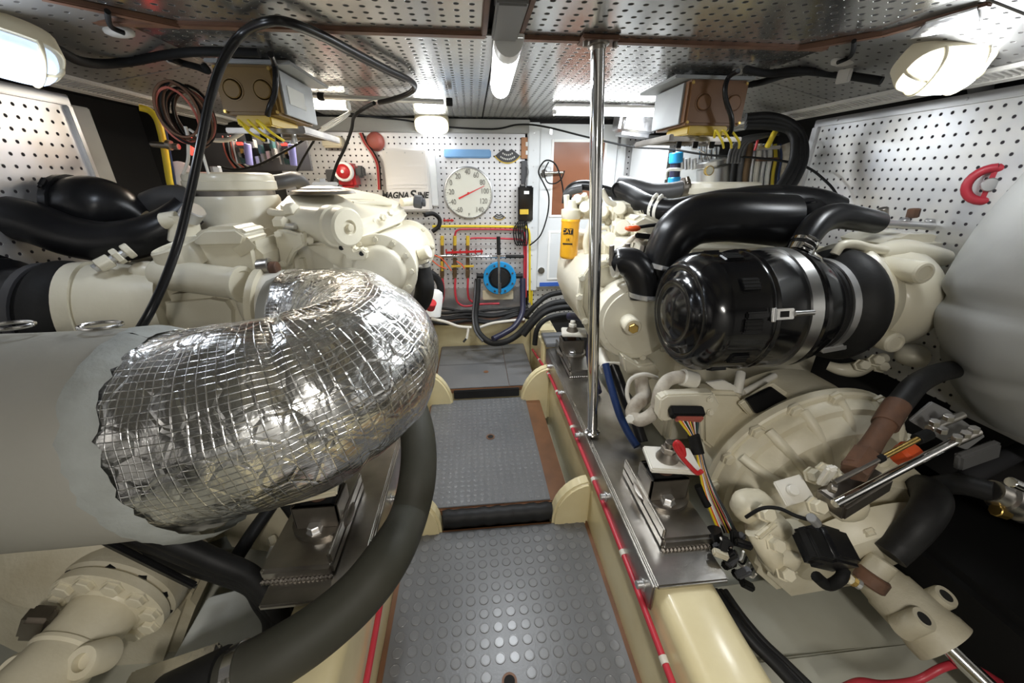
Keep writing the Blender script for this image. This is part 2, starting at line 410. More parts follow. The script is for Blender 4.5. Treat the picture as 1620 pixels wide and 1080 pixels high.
# perforated sheets on the back wall, in three lifts
box('perforated_sheet', (-.86, 2.0, .42), (.262, 2.02, 1.150), 'perf_back', wb, .001)
box('perforated_sheet', (.748, 2.0, .30), (1.20, 2.02, 1.150), 'perf_back', wb, .001)
box('perforated_sheet', (.29, 2.0, .24), (.748, 2.02, .412), 'perf_back', wb, .001)
box('insulation_sheet', (-.40, 1.998, .24), (.262, 2.018, .42), 'insulation_foil', wb, .001)
box('top_beam', (-.86, 1.975, 1.150), (.28, 2.02, 1.205), 'beam_grey', wb, .003)
box('sill', (-.42, 1.96, .225), (.27, 2.0, .245), 'wood_trim', wb, .003)
box('lower_bulkhead', (-.40, 1.965, -.1), (.30, 2.02, .225), 'gelcoat', wb, .004)
# ceiling: perforated aluminium sheets with brown seam battens and a recessed light channel
ce = S(box('ceiling', (-1.4, -1.0, 1.232), (1.55, 2.07, 1.26), 'hull_dark', bevel=0))
for lo, hi in (((-.62, -.95, 1.21), (.036, .895, 1.222)), ((.104, -.95, 1.21), (.78, .905, 1.222)),
               ((-.62, .915, 1.21), (.06, 2.0, 1.222)), ((.064, .92, 1.21), (.78, 2.0, 1.222))):
    box('ceiling_sheet', lo, hi, 'perf_ceiling', ce, .0015)
box('seam_batten', (-.66, .893, 1.203), (.04, .914, 1.216), 'wood_trim', ce, .002)
box('seam_batten', (.10, .903, 1.203), (.76, .922, 1.216), 'wood_trim', ce, .002)
def batten(p, q, w=.016):
    p, q = V(p), V(q); return obox('edge_batten', (p + q) / 2, ((q - p).length, w, .011), q - p, 'wood_trim', ce, .002)
batten(PZ(1262, 76, 1.206), PZ(1400, 52, 1.206)); batten(PZ(1396, 53, 1.206), PZ(1570, 2, 1.204)); batten(PZ(285, 40, 1.206), PZ(60, -8, 1.206))
box('channel_batten', (.030, -.9, 1.203), (.041, .895, 1.216), 'wood_trim', ce, .002)
box('channel_batten', (.100, -.9, 1.203), (.111, .905, 1.216), 'wood_trim', ce, .002)
box('cable_channel', (.046, -.5, 1.192), (.096, .74, 1.225), 'dark_grey', ce, .004)
box('cable_channel_cover', (.048, .70, 1.186), (.095, .86, 1.20), 'mid_grey', ce, .003)
# sloping soffits, each with a louvred vent strip
def soffit(sgn, x0, x1, z1, far):
    so = S(thing('trim_%d' % (1 if sgn < 0 else 2), None, None, (sgn * x0, .5, z1)))
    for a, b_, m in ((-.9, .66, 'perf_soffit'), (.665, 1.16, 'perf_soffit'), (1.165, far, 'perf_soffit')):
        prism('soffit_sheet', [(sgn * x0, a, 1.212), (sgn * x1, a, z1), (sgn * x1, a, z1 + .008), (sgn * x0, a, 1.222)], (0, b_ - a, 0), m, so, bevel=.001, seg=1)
    # vent strip: frame and louvres
    sl = V((sgn * (x1 - x0), 0, z1 - 1.212)).normalized(); nrm = V((-sl.z * sgn, 0, sl.x * sgn)); nrm = -nrm if nrm.z > 0 else nrm
    q = V((sgn * x1, 0, z1)) - sl * .012
    bm = bmesh.new()
    for k in range(int((far + .3) / .0125)):
        y = -.3 + k * .0125; c = q - sl * .025 + nrm * .004 + V((0, y, 0))
        bx(bm, (-.020, -.0028, -.003), (.020, .0028, .003), 0, 1, Matrix.Translation(c) @ Matrix((sl, V((0, 1, 0)), nrm)).transposed().to_4x4())
    o = obj('vent_louvres', bm, 'soffit_bar', so, smooth=False); o['kind'] = 'stuff'
    obox('vent_backing', q - sl * .025 + nrm * .001 + V((0, far / 2 - .15, 0)), (.044, far + .3, .002), sl, 'cavity', so, 0, up=nrm)
    for d in (-.05, .001):
        obox('vent_rail', q + sl * d + nrm * .004 + V((0, far / 2 - .15, 0)), (.010 if d < 0 else .018, far + .3, .009), sl, 'soffit_bar', so, .002, up=nrm)
    return so
soffit(-1, .60, .93, 1.150, 1.75)
so2 = soffit(1, .76, 1.10, 1.142, 1.75)
prism('soffit_patch', [PZ(x, y, z) for x, y, z in ((1440, 62, 1.188), (1464, 38, 1.197), (1545, 14, 1.197), (1550, 42, 1.186))], (0, 0, .003), 'insulation_foil', so2, bevel=0)
# perforated side panels standing off the hull, with flat edge frames
pl = S(thing('panel_left', None, None, (-1.0, .6, .4)))
box('perforated_sheet', (-1.012, -.6, .42), (-1.0, 1.205, 1.128), 'perf_left', pl, .001)
box('edge_strip', (-1.014, -.6, 1.122), (-.992, 1.215, 1.146), 'galv', pl, .002)
box('edge_strip', (-1.014, 1.200, .42), (-.990, 1.214, 1.122), 'galv', pl, .002)
for y in (.2, .62, 1.04): bolt(pl, (-.991, y, 1.134), (1, 0, 0), .004, 'galv', 'screw')
box('side_frame', (-1.06, 1.225, .42), (-1.02, 1.30, 1.13), 'beam_grey', pl, .003)
pr = S(thing('panel_right', None, None, (1.2, .6, .4)))
box('perforated_sheet', (1.20, -.6, .42), (1.212, 1.385, 1.122), 'perf_right', pr, .001)
box('edge_strip', (1.190, -.6, 1.118), (1.216, 1.39, 1.140), 'galv', pr, .002)
box('edge_strip', (1.190, 1.372, .42), (1.216, 1.396, 1.118), 'galv', pr, .002)
box('end_plate', (1.175, .45, .42), (1.198, .70, 1.13), 'galv', pr, .002)
for y in (.55, .95, 1.30): bolt(pr, (1.19, y, 1.129), (-1, 0, 0), .004, 'galv', 'screw')
# ------------------------------------------------------------------ floor panels with rubber matting
st = S(thing('floor_step', None, None, (.04, .4, -.1)))
box('plywood_board', (-.235, -.95, -.03), (.312, .832, -.004), 'wood', st, .002)
def mat_panel(name, lo, hi, label, pitch, rad, coins, hole=None):
    t = thing(name, label, 'floor mat', ((lo[0] + hi[0]) / 2, (lo[1] + hi[1]) / 2, lo[2]), 'rubber floor mats along the aisle')
    box('rubber_sheet', lo, hi, 'mat_rubber', t, .0012)
    nx = int((hi[0] - lo[0]) / pitch); ny = int((hi[1] - max(lo[1], .30)) / pitch)
    x0 = (lo[0] + hi[0]) / 2 - (nx - 1) * pitch / 2; src = None; bm = bmesh.new() if not coins else None
    for j in range(ny):
        for i in range(nx):
            p = V((x0 + i * pitch, hi[1] - pitch * (j + .55), hi[2]))
            if hole and (p - V(hole)).length < .022: continue
            if coins:
                if src is None:
                    b2 = bmesh.new(); lat(b2, p + V((0, 0, -.0005)), p + V((0, 0, 1)), [(0, rad), (.0014, rad * .98), (.0020, rad * .92), (.0020, rad * .84), (.0015, rad * .77), (.0015, 0)], 18)
                    src = obj('coin_stud', b2, 'mat_coin', t, ang=22)
                else: share('coin_stud', src, p + V((0, 0, .0008)), t)
            else: lat(bm, p + V((0, 0, -.0005)), p + V((0, 0, 1)), [(0, rad), (.0009, rad * .9), (.0012, 0)], 8)
    if not coins:
        o = obj('coin_studs', bm, 'mat_coin', t); o['kind'] = 'stuff'
    if hole:
        h = V(hole); h.z = hi[2]
        lathe('finger_hole', h + V((0, 0, -.001)), h + V((0, 0, 1)), [(0, .016), (.0028, .016), (.0028, .0115), (.0012, .0115)], 'wood', t, 20)
        cyl('hole_bottom', h + V((0, 0, -.002)), h + V((0, 0, .0014)), .0118, 'cavity', t, 20, 0)
    return t
mat_panel('floor_mat', V((-.222, -.9, -.004)), V((.300, .822, 0)), 'dark grey rubber mat with large round coin studs nearest the camera', .0318, .0118, True, PZ(806, 1078, 0))
st2 = S(thing('floor_step', None, None, (.04, 1.15, 0)))
box('plywood_board', (-.215, .862, .020), (.268, 1.475, .046), 'wood', st2, .003)
box('step_support', (-.21, .872, -.1), (.262, 1.47, .020), 'hull_dark', st2, 0)
mat_panel('floor_mat', V((-.208, .866, .046)), V((.205, 1.468, .050)), 'studded grey rubber mat on the middle step between the knees', .0212, .0068, False, PZ(776, 691, .05))
st3 = S(thing('floor_step', None, None, (.04, 1.7, 0)))
box('plywood_board', (-.20, 1.483, .075), (.262, 1.962, .096), 'wood', st3, .003)
box('step_support', (-.20, 1.49, -.1), (.262, 1.965, .075), 'gelcoat', st3, 0)
tm = thing('floor_mat', 'smooth dark grey mat on the farthest step below the bulkhead', 'floor mat', (.03, 1.7, .096), 'rubber floor mats along the aisle')
box('mat_sheet', (-.195, 1.487, .096), (.135, 1.72, .100), 'mat_rubber', tm, .0012)
box('mat_sheet', (.137, 1.487, .096), (.258, 1.955, .1005), 'mat_rubber', tm, .0012)
box('mat_sheet', (-.195, 1.722, .096), (.135, 1.955, .1005), 'mat_rubber', tm, .0012)
cyl('finger_hole', PZ(769, 588, .1) - V((0, 0, .002)), PZ(769, 588, .1) + V((0, 0, .0012)), .012, 'wood', tm, 20, 0)
# black rubber rolls closing the risers
def riser(x0, x1, y, z, r, label):
    n = 24; pts = [(x0 + (x1 - x0) * i / n, y + .002 * math.sin(i * 1.7), z + .0015 * math.sin(i * 2.3)) for i in range(n + 1)]
    bm = bmesh.new(); sweep(bm, pts, [r * (.93 if i in (0, n) else 1) for i in range(n + 1)], 14, flat=1.15)
    return tag(obj('rubber_riser', bm, 'black_rubber', None), label, 'riser')
riser(-.120, .205, .846, .024, .024, 'black rubber roll closing the riser below the middle step')
box_ = box('rubber_riser', (-.112, 1.470, .052), (.180, 1.482, .094), 'black_rubber', None, .003)
tag(box_, 'flat black rubber strip closing the riser below the far step', 'riser')
# cream knees flanking the steps
def knee(xa, xb, y, zt, label):
    pts = [V((xb, y, -.06))]
    for k in range(9):
        t = k / 8 * math.pi / 2; pts.append(V((xa + (xb - xa) * (1 - math.cos(t)), y, .01 + (zt - .01) * math.sin(t))))
    pts.append(V((xa, y, -.06))) if False else None
    pts = [V((xa, y, -.06))] + pts[1:] + [V((xb, y, -.06))]
    o = prism('knee', pts, (0, .045, 0), 'gelcoat', None, bevel=.008)
    S(o); return o
knee(.202, .312, .815, .150, 0); knee(-.124, -.235, .815, .150, 0)
knee(.180, .312, 1.44, .205, 0); knee(-.112, -.235, 1.44, .205, 0)
# ------------------------------------------------------------------ engine bearers: gelcoat stringers
def stringer(name, x0, x1, ya, yb, z):
    n = 40; bm = bmesh.new(); prof = []
    r = .028
    sec = [(x0, -.12), (x0, z - r)] + [(x0 + r * (1 - math.cos(t)), z - r + r * math.sin(t)) for t in (.4, .8, 1.2)] + [(x0 + r, z), (x1 - r, z)] + [(x1 - r + r * math.sin(t), z - r + r * math.cos(t)) for t in (.4, .8, 1.2)] + [(x1, z - r), (x1, -.12)]
    rings = []
    for j in range(n + 1):
        y = ya + (yb - ya) * j / n
        rings.append([bm.verts.new((x + .0022 * noise.noise(V((x * 30, y * 14, zz * 30))), y, zz + .002 * noise.noise(V((x * 20 + 5, y * 11, 2))))) for x, zz in sec])
    for a, b in zip(rings, rings[1:]):
        for k in range(len(sec) - 1): bm.faces.new((a[k], a[k + 1], b[k + 1], b[k]))
    bm.faces.new(rings[0]); bm.faces.new(rings[-1][::-1])
    return S(obj(name, bm, 'gelcoat', None, ang=60))
stringer('engine_bearer', .312, .435, -.5, 1.52, .252)
stringer('engine_bearer', -.352, -.236, -.5, 1.52, .252)
S(box('bearer_block', (.300, 1.60, -.1), (.40, 1.97, .262), 'gelcoat', None, .016, 3))
S(box('bearer_block', (-.34, 1.55, -.1), (-.225, 1.97, .235), 'gelcoat', None, .016, 3))
# hull floor pans each side, seen between gearbox and bearer
def pan(name, pts, m):
    return S(prism(name, pts, (0, 0, -.02), m, None, bevel=.004))
pan('bilge_pan', [(.44, -.4, -.06), (1.5, -.4, .02), (1.5, .62, .02), (.44, .62, -.06)], 'bilge')
pan('bilge_pan', [(-.36, -.4, -.04), (-1.35, -.4, .03), (-1.35, .75, .03), (-.36, .75, -.04)], 'bilge')
S(box('bilge_ledge', (.445, .36, -.09), (1.2, .44, -.02), 'bilge', None, .008))
# ------------------------------------------------------------------ the low access door in the back wall
d1 = S(thing('door_1', 'white access door with a brown wooden upper panel', None, (.53, 1.99, .42)))
box('door_frame', (.272, 1.975, .40), (.330, 2.02, 1.195), 'white_panel', d1, .004)
box('door_leaf', (.330, 1.972, .418), (.705, 2.0, 1.19), 'white_panel', d1, .003)
box('door_frame', (.709, 1.975, .40), (.750, 2.02, 1.195), 'white_panel', d1, .004)
for (x0, x1, z0, z1) in ((.395, .640, .79, 1.115), (.395, .640, .47, .70)):
    for lo, hi in (((x0 - .012, 1.968, z0 - .012), (x0, 1.974, z1 + .012)), ((x1, 1.968, z0 - .012), (x1 + .012, 1.974, z1 + .012)), ((x0, 1.968, z1), (x1, 1.974, z1 + .012)), ((x0, 1.968, z0 - .012), (x1, 1.974, z0))):
        box('panel_moulding', lo, hi, 'white', d1, .002)
box('wood_panel', (.395, 1.969, .79), (.640, 1.973, 1.115), 'door_wood', d1, .001)
box('lower_panel', (.395, 1.969, .47), (.640, 1.973, .70), 'white_panel', d1, .001)
for z in (1.0, .53):
    pz = V((.352, 1.972, z - .02)); cyl('handle_rose', pz, pz - V((0, .008, 0)), .018, 'stainless', d1, 20)
hd = cyl('door_handle', V((.352, 1.955, .982)), V((.440, 1.955, .984)), .007, 'stainless', d1, 12)
box('hinge', (.700, 1.966, 1.09), (.716, 1.976, 1.14), 'stainless', d1, .002)
box('latch_plate', (.372, 1.966, 1.145), (.384, 1.973, 1.17), 'stainless', d1, .002)
box('blue_tape', PX(853, 450, .345) if False else (.345, 1.968, .424), (.455, 1.974, .445), 'blue_strip', d1, .001)
for z in [1.15 - .07 * i for i in range(11)]: bolt(d1, (.300, 1.975, z), (0, -1, 0), .003, 'galv', 'screw')
# ================================================================== LAMPS
def tube_lamp(name, A, B, wd, label, m, col, power, cap_lo=0.):
    """surface-mounted batten with a half-round lit diffuser along A->B (A, B on its top centre line)"""
    A, B = V(A), V(B); d = (B - A).normalized(); L = (B - A).length; s = d.cross(V((0, 0, 1)))
    t = thing(name, label, 'lamp', (A + B) / 2)
    obox('lamp_base', (A + B) / 2 - V((0, 0, .006)), (L, wd, .012), d, 'white_plastic', t, .003)
    pts = []
    bm = bmesh.new(); n = 10; rings = []
    for q in (cap_lo, L - .006):
        rings.append([bm.verts.new(A + d * q + s * (math.cos(math.pi * k / n) * wd * .46) + V((0, 0, -.012 - math.sin(math.pi * k / n) * wd * .5))) for k in range(n + 1)])
    for k in range(n): bm.faces.new((rings[0][k], rings[0][k + 1], rings[1][k + 1], rings[1][k]))
    bm.faces.new(rings[0]); bm.faces.new(rings[1][::-1])
    obj('diffuser', bm, m, t, ang=50)
    if cap_lo:
        bm = bmesh.new(); rings = []
        for q in (0., cap_lo):
            rings.append([bm.verts.new(A + d * q + s * (math.cos(math.pi * k / n) * wd * .48) + V((0, 0, -.010 - math.sin(math.pi * k / n) * wd * .52))) for k in range(n + 1)])
        for k in range(n): bm.faces.new((rings[0][k], rings[0][k + 1], rings[1][k + 1], rings[1][k]))
        bm.faces.new(rings[0]); bm.faces.new(rings[1][::-1]); obj('end_cap', bm, 'white_plastic', t, ang=50)
    else:
        for q in (.003, L - .003): obox('end_cap', A + d * q - V((0, 0, .012 + wd * .25)), (.008, wd, wd * .55), d, 'white_plastic', t, .003)
    c = (A + B) / 2 + d * cap_lo / 2 - V((0, 0, .02 + wd * .55))
    area(name + '_light', c, L * .9, power, col, c + V((0, 0, -1)), wd * .9).rotation_euler = (0, 0, math.atan2(d.y, d.x))
    return t
tube_lamp('strip_lamp', (.082, .875, 1.206), (.094, 1.275, 1.206), .058, 'lit white strip lamp on the ceiling above the aisle', 'lamp_cool', COOL, 16, .05)
tube_lamp('strip_lamp', (.315, 1.60, 1.206), (.775, 1.60, 1.206), .044, 'long lit strip lamp above the white door', 'lamp_cool', COOL, 17)
tube_lamp('strip_lamp', (-.74, 1.52, 1.206), (-.40, 1.54, 1.206), .05, 'warm lit strip lamp behind the tan box at left', 'lamp_warm', WARM, 9)
# unseen fill lamp added behind the camera to brighten the foreground
tube_lamp('strip_lamp', (.07, -.78, 1.206), (.07, -.30, 1.206), .058, 'added unseen fill lamp on the ceiling behind the viewpoint', 'lamp_cool', (1.0, .95, .87), 36)
def bulkhead_lamp(name, c, n, ax, wd, ht, dp, label, m, shell, col, power, bars=True):
    """oval bulkhead lamp: shell, lens and wire guard; n points out of the lens, ax along its length"""
    c, n, ax = V(c), V(n).normalized(), V(ax).normalized(); ax = (ax - n * ax.dot(n)).normalized(); h = n.cross(ax)
    t = thing(name, label, 'lamp', c)
    def dome(nm, k, d0, d1, mm, power_=3.2):
        bm = bmesh.new(); rings = []; N = 40
        for d, s in ((d0, 1.), (d0 + (d1 - d0) * .55, .97), (d0 + (d1 - d0) * .85, .86), (d1, .62)):
            ring = []
            for i in range(N):
                a = 2 * math.pi * i / N; ca, sa = math.cos(a), math.sin(a); q = (abs(ca) ** power_ + abs(sa) ** power_) ** (-1 / power_)
                ring.append(bm.verts.new(c + n * d + (ax * ca * wd / 2 + h * sa * ht / 2) * q * k * s))
            rings.append(ring)
        for a, b in zip(rings, rings[1:]):
            for i in range(N): bm.faces.new((a[i], a[(i + 1) % N], b[(i + 1) % N], b[i]))
        bm.faces.new(rings[-1]); bm.faces.new(rings[0][::-1])
        return obj(nm, bm, mm, t, ang=50)
    bm = bmesh.new(); N = 40; rings = []
    for d, s in ((-dp * .45, .93), (-dp * .42, 1.), (dp * .08, 1.0), (dp * .12, .97), (dp * .12, .84)):
        rings.append([bm.verts.new(c + n * d + (ax * math.cos(2 * math.pi * i / N) * wd / 2 + h * math.sin(2 * math.pi * i / N) * ht / 2) * s * (abs(math.cos(2 * math.pi * i / N)) ** 3.2 + abs(math.sin(2 * math.pi * i / N)) ** 3.2) ** (-1 / 3.2)) for i in range(N)])
    for a, b in zip(rings, rings[1:]):
        for i in range(N): bm.faces.new((a[i], a[(i + 1) % N], b[(i + 1) % N], b[i]))
    bm.faces.new(rings[0][::-1]); sh = obj('lamp_shell', bm, shell, t)
    dome('lens', .85, dp * .05, dp * .5, m)
    if bars:
        for off in (-.24, .24):
            pts = [c + ax * wd * off + h * (ht * .46 * math.cos(a)) + n * (dp * .10 + dp * .48 * math.sin(a)) for a in [math.pi * k / 10 for k in range(11)]]
            tube('guard_wire', pts, .0035, shell, sh, n=2, seg=8)
        pts = [c + ax * wd * .47 * math.cos(a) + n * (dp * .10 + dp * .48 * math.sin(a)) for a in [math.pi * k / 14 for k in range(15)]]
        tube('guard_wire', pts, .0035, shell, sh, n=2, seg=8)
    point(name + '_light', c + n * (dp * .95), power, col, .03)
    return t
bulkhead_lamp('bulkhead_lamp', P(1492, 106, .80), (-.15, -.62, -.72), (1, -.25, .0), .140, .095, .070, 'lit oval bulkhead lamp with yellowed shell on the right soffit', 'lamp_cool', 'yellowed_plastic', COOL, 5)
bulkhead_lamp('bulkhead_lamp', P(6, 78, .82), (.45, -.45, -.75), (.45, .75, -.12), .13, .088, .066, 'bluish lit bulkhead lamp above the left perforated panel', 'lamp_blue', 'yellowed_plastic', (.8, .88, 1), 4)
bulkhead_lamp('bulkhead_lamp', P(683, 197, 1.945), (0, -.8, -.6), (1, 0, 0), .150, .085, .07, 'small lit bulkhead lamp on the beam above the thermometer', 'lamp_cool', 'yellowed_plastic', COOL, 2.0, False)
# ================================================================== THINGS ON THE BACK WALL
WF = 2.0     # wall face
bxn = lambda p, y: P(p[0], p[1], y)
# inverter
iv = thing('inverter', 'white wall-mounted inverter box with black slanted lettering', 'inverter', P(644, 335, 1.97))
a, b = P(604, 234, 1.91), P(683, 334, 1.91)
box('case', (a.x, 1.91, b.z), (b.x, 1.998, a.z), 'white_box', iv, .008)
box('vent_flange', (b.x, 1.955, b.z + .02), (b.x + .028, 1.998, a.z - .02), 'white_plastic', iv, .003)
for fx in (.1, .5, .9): bolt(iv, (a.x + (b.x - a.x) * fx, 1.91, a.z - .018), (0, -1, 0), .003, 'galv', 'screw')
c1, c2 = P(616, 262, 1.91), P(672, 262, 1.91)
box('embossed_panel', (c1.x, 1.907, P(0, 300, 1.91).z), (c2.x, 1.912, c1.z), 'white_box', iv, .002)
box('embossed_rib', (c1.x, 1.905, P(0, 294, 1.91).z), (c2.x, 1.911, P(0, 290, 1.91).z), 'white_box', iv, .002)
sl = Matrix(((1, .22, 0, 0), (0, 1, 0, 0), (0, 0, 1, 0), (0, 0, 0, 1)))
for s, px, sz, al in (('MAGNA', 647, .036, 'RIGHT'), ('S', 653.5, .056, 'CENTER'), ('INE', 660.5, .036, 'LEFT')):
    text('lettering', s, sz, face_M(P(px, 309, 1.9085), (1, 0, 0), (0, 0, 1)) @ sl, 'ink', iv, .001, al, .92 if s != 'S' else 1.1, .0012)
# dial thermometer
th = thing('dial_thermometer', 'large round dial thermometer with red pointer on the pegboard', 'thermometer', P(741, 345, 1.985))
tcn = P(741, 305.5, 1.985); TR = .119
lathe('rim', tcn + V((0, .014, 0)), tcn - V((0, 1, 0)), [(0, TR), (.018, TR), (.024, TR - .003), (.026, TR - .007), (.020, TR - .011)], 'galv', th, 48)
lathe('face', tcn + V((0, .006, 0)), tcn - V((0, 1, 0)), [(0, TR - .008), (.014, TR - .008), (.0145, 0)], 'dial', th, 48, 60)
u = TR / 180.
for s, dx, dy in (('20', -70, 113), ('0', -122, 70), ('-20', -128, 8), ('-40', -118, -60), ('-60', -74, -115), ('40', 0, 142), ('60', 60, 120), ('80', 105, 72), ('100', 120, 13), ('120', 108, -55), ('140', 78, -115)):
    text('numeral', s, .034, face_M(tcn + V((dx * u, -.0095, dy * u)), (1, 0, 0), (0, 0, 1)), 'ink_grey', th, .0006, 'CENTER', .78)
text('unit_mark', 'F', .018, face_M(tcn + V((0, -.0095, -148 * u)), (1, 0, 0), (0, 0, 1)), 'ink_grey', th, .0006)
for k in range(41):
    an = math.radians(-135 + 270 * k / 40); bm = bmesh.new()
    r0, r1 = TR * (.865 if k % 4 == 0 else .885), TR * .91; d = V((math.sin(an), 0, math.cos(an))); s_ = V((d.z, 0, -d.x)) * .0007
    for q in ((d * r0 + s_), (d * r1 + s_), (d * r1 - s_), (d * r0 - s_)): bm.verts.new(tcn + q + V((0, -.0093, 0)))
    bm.verts.ensure_lookup_table(); bm.faces.new(bm.verts[:]); obj('tick', bm, 'ink_grey', th, smooth=False)
p0, p1 = tcn + V((-72 * u, -.013, -36 * u)), tcn + V((118 * u, -.013, 50 * u)); dn = (p1 - p0).normalized(); sn = V((-dn.z, 0, dn.x))
prism('pointer', [p0 + sn * .0042, p0 - sn * .0042, p1 - sn * .0011, p1 + sn * .0011], (0, .0015, 0), 'needle', th, bevel=0)
cyl('pointer_hub', tcn + V((0, -.009, 0)), tcn + V((0, -.017, 0)), .006, 'needle', th, 16)
# small wall items
a, b = P(702, 236, 1.99), P(777, 250, 1.99)
tag(box('foam_strip', (a.x, 1.982, b.z), (b.x, 1.999, a.z), 'blue_pale', None, .005), 'pale blue foam strip above the dial thermometer', 'strip')
def fan_sign(c, r, a0, label, sm=False):
    t = thing('fan_shaped_badge', label, 'badge', c - V((0, 0, r * .5)))
    def sector(nm, r0, r1, y, m, th_):
        A = [c + V((math.sin(q) * r1, 0, -math.cos(q) * r1 + r * .62)) for q in [a0 * (-1 + 2 * k / 12) for k in range(13)]]
        B = [c + V((math.sin(q) * r0, 0, -math.cos(q) * r0 + r * .62)) for q in [a0 * (1 - 2 * k / 12) for k in range(13)]]
        pts = [V((p.x, y, p.z)) for p in A + B]; return prism(nm, pts, (0, th_, 0), m, t, bevel=0)
    sector('plate', r * .32, r, 1.994, 'dark_grey', .005); sector('border', r * 1.0, r * 1.07, 1.9935, 'yellow_paint', .005)
    bm = bmesh.new()
    for row, rr in ((0, .55), (1, .80)):
        n = 6 if row == 0 else 9
        for k in range(n):
            q = a0 * .62 * (-1 + 2 * k / (n - 1)); p = c + V((math.sin(q) * r * rr, 0, -math.cos(q) * r * rr + r * .62))
            bx(bm, (p.x - r * .035, 1.9925, p.z - r * .05), (p.x + r * .035, 1.9942, p.z + r * .05), 0)
    obj('lettering', bm, 'paper', t, smooth=False); return t
fan_sign(P(803, 247, 1.995), .072, .95, 'black fan-shaped badge with pale lettering beside the wooden outlet plate')
fan_sign(P(789.5, 343, 1.995), .036, .95, 'tiny dark fan-shaped badge under the thermometer at right')
ou = thing('outlet_plate', 'brown wooden outlet plate with two white squares beside the door', 'outlet', P(834, 250, 1.99))
a, b = P(825, 217, 1.985), P(843, 251, 1.985); box('plate', (a.x, 1.985, b.z), (b.x, 1.999, a.z), 'outlet_wood', ou, .002)
for py in (228, 241.5):
    q = P(835, py, 1.985); box('socket', (q.x - .010, 1.981, q.z - .009), (q.x + .010, 1.986, q.z + .009), 'white_plastic', ou, .001)
dk = thing('terminal_block', 'dark grey terminal block below the wooden outlet plate', 'terminal block', P(834, 290, 1.985))
a, b = P(825, 254, 1.98), P(842.5, 291, 1.98); box('body', (a.x, 1.98, b.z), (b.x, 1.999, a.z), 'dark_grey', dk, .002)
tubepx('lead', [(834, 262, 1.972), (836, 272, 1.965), (833, 284, 1.965), (832, 296, 1.96)], .0028, 'mid_grey', dk)
ch = thing('battery_charger', 'black wall charger with yellow label and dangling leads', 'charger', P(831, 350, 1.96))
a, b = P(820, 294, 1.955), P(843, 350, 1.955); box('case', (a.x, 1.955, b.z), (b.x, 1.999, a.z), 'black_gloss', ch, .006)
a, b = P(822.5, 331, 1.954), P(836, 339, 1.954); box('yellow_label', (a.x, 1.9525, b.z), (b.x, 1.956, a.z), 'yellow_paint', ch, .0005)
a, b = P(829, 302, 1.954), P(837, 307, 1.954); box('white_label', (a.x, 1.9525, b.z), (b.x, 1.956, a.z), 'white', ch, .0005)
for k in range(5):
    x = 815 + 3.6 * k
    tubepx('lead', [(822 + 3 * k, 348, 1.96), (x - 2, 362, 1.95), (x - 1, 380, 1.945), (x + 4, 388, 1.945), (x + 6, 372, 1.95), (x + 4, 352, 1.955)], .0030, 'black_matt', ch)
tag(tubepx('black_cable', [(838, 388, 1.95), (855, 372, 1.93), (866, 340, 1.92), (868, 310, 1.92), (860, 290, 1.92), (852, 272, 1.92), (860, 256, 1.92), (870, 254, 1.92), (880, 262, 1.92), (888, 285, 1.92), (892, 310, 1.93)], .0035, 'black_matt', None), 'thin black cable looped over the door handle', 'cable')
tag(tubepx('black_cable', [(868, 256, 1.93), (861, 272, 1.93), (866, 288, 1.93), (878, 290, 1.93), (888, 283, 1.93), (893, 270, 1.93)], .003, 'black_matt', None), 'small black cable loop hanging under the door handle', 'cable')
# pipework on the wall
def pipe(label, pts, r, m, name='pipe', cat_='pipe', **k): return tag(tubepx(name, pts, r, m, None, **k), label, cat_)
pipe('yellow pipe running below the thermometer and down beside the door', [(684, 358, 1.975), (760, 358, 1.975), (822, 359, 1.975), (832, 360, 1.975), (837, 367, 1.975), (838, 385, 1.975), (838, 420, 1.975), (838, 478, 1.975)], .0062, 'yellow_pipe')
pipe('second yellow pipe hugging the wall corner beside the white door', [(832, 356, 1.985), (841, 362, 1.985), (843, 378, 1.985), (842.5, 420, 1.985), (841, 482, 1.985)], .0052, 'yellow_pipe')
pipe('red pipe looping from the second valve to the yellow pipe', [(720, 388, 1.97), (720, 372, 1.97), (724, 364, 1.97), (740, 362.5, 1.97), (800, 363, 1.97), (824, 365, 1.97), (831, 374, 1.97), (832.5, 400, 1.97), (832, 470, 1.97)], .0048, 'red_hose')
pipe('short red pipe running right from the third valve', [(744, 377, 1.965), (760, 376.5, 1.965), (800, 377.5, 1.965), (826, 380, 1.965), (829, 392, 1.965), (829.5, 440, 1.965)], .0048, 'red_hose')
for i, px in enumerate((699.5, 719.5, 740)):
    v = thing('fuel_valve', ['leftmost of three bronze valves with yellow levers', 'middle one of three bronze valves with yellow levers', 'rightmost of three bronze valves with yellow levers'][i], 'valve', P(px, 436, 1.965), 'row of bronze valves')
    cyl('upper_body', P(px, 373, 1.965), P(px, 388, 1.965), .009, 'yellow_paint', v, 12)
    cyl('stem', P(px, 388, 1.965), P(px, 412, 1.965), .0085, 'bronze_old', v, 12)
    cyl('lower_body', P(px, 408, 1.965), P(px, 440, 1.965), .0095, 'bronze_old', v, 8)
    cyl('nut', P(px, 427, 1.965), P(px, 437, 1.965), .0125, 'bronze_old', v, 6)
    obox('lever', P(px + (2 if i else 0), 421, 1.948), (.050, .008, .011) if i else (.012, .008, .05), (1, 0, 0), 'yellow_paint', v, .002)
pipe('red fuel hose dropping in a U under the valves', [(720.5, 440, 1.96), (720, 460, 1.955), (723, 476, 1.955), (731, 483, 1.955), (741, 484, 1.955), (760, 481, 1.955), (790, 480, 1.955)], .0058, 'red_hose', 'fuel_hose', 'hose')
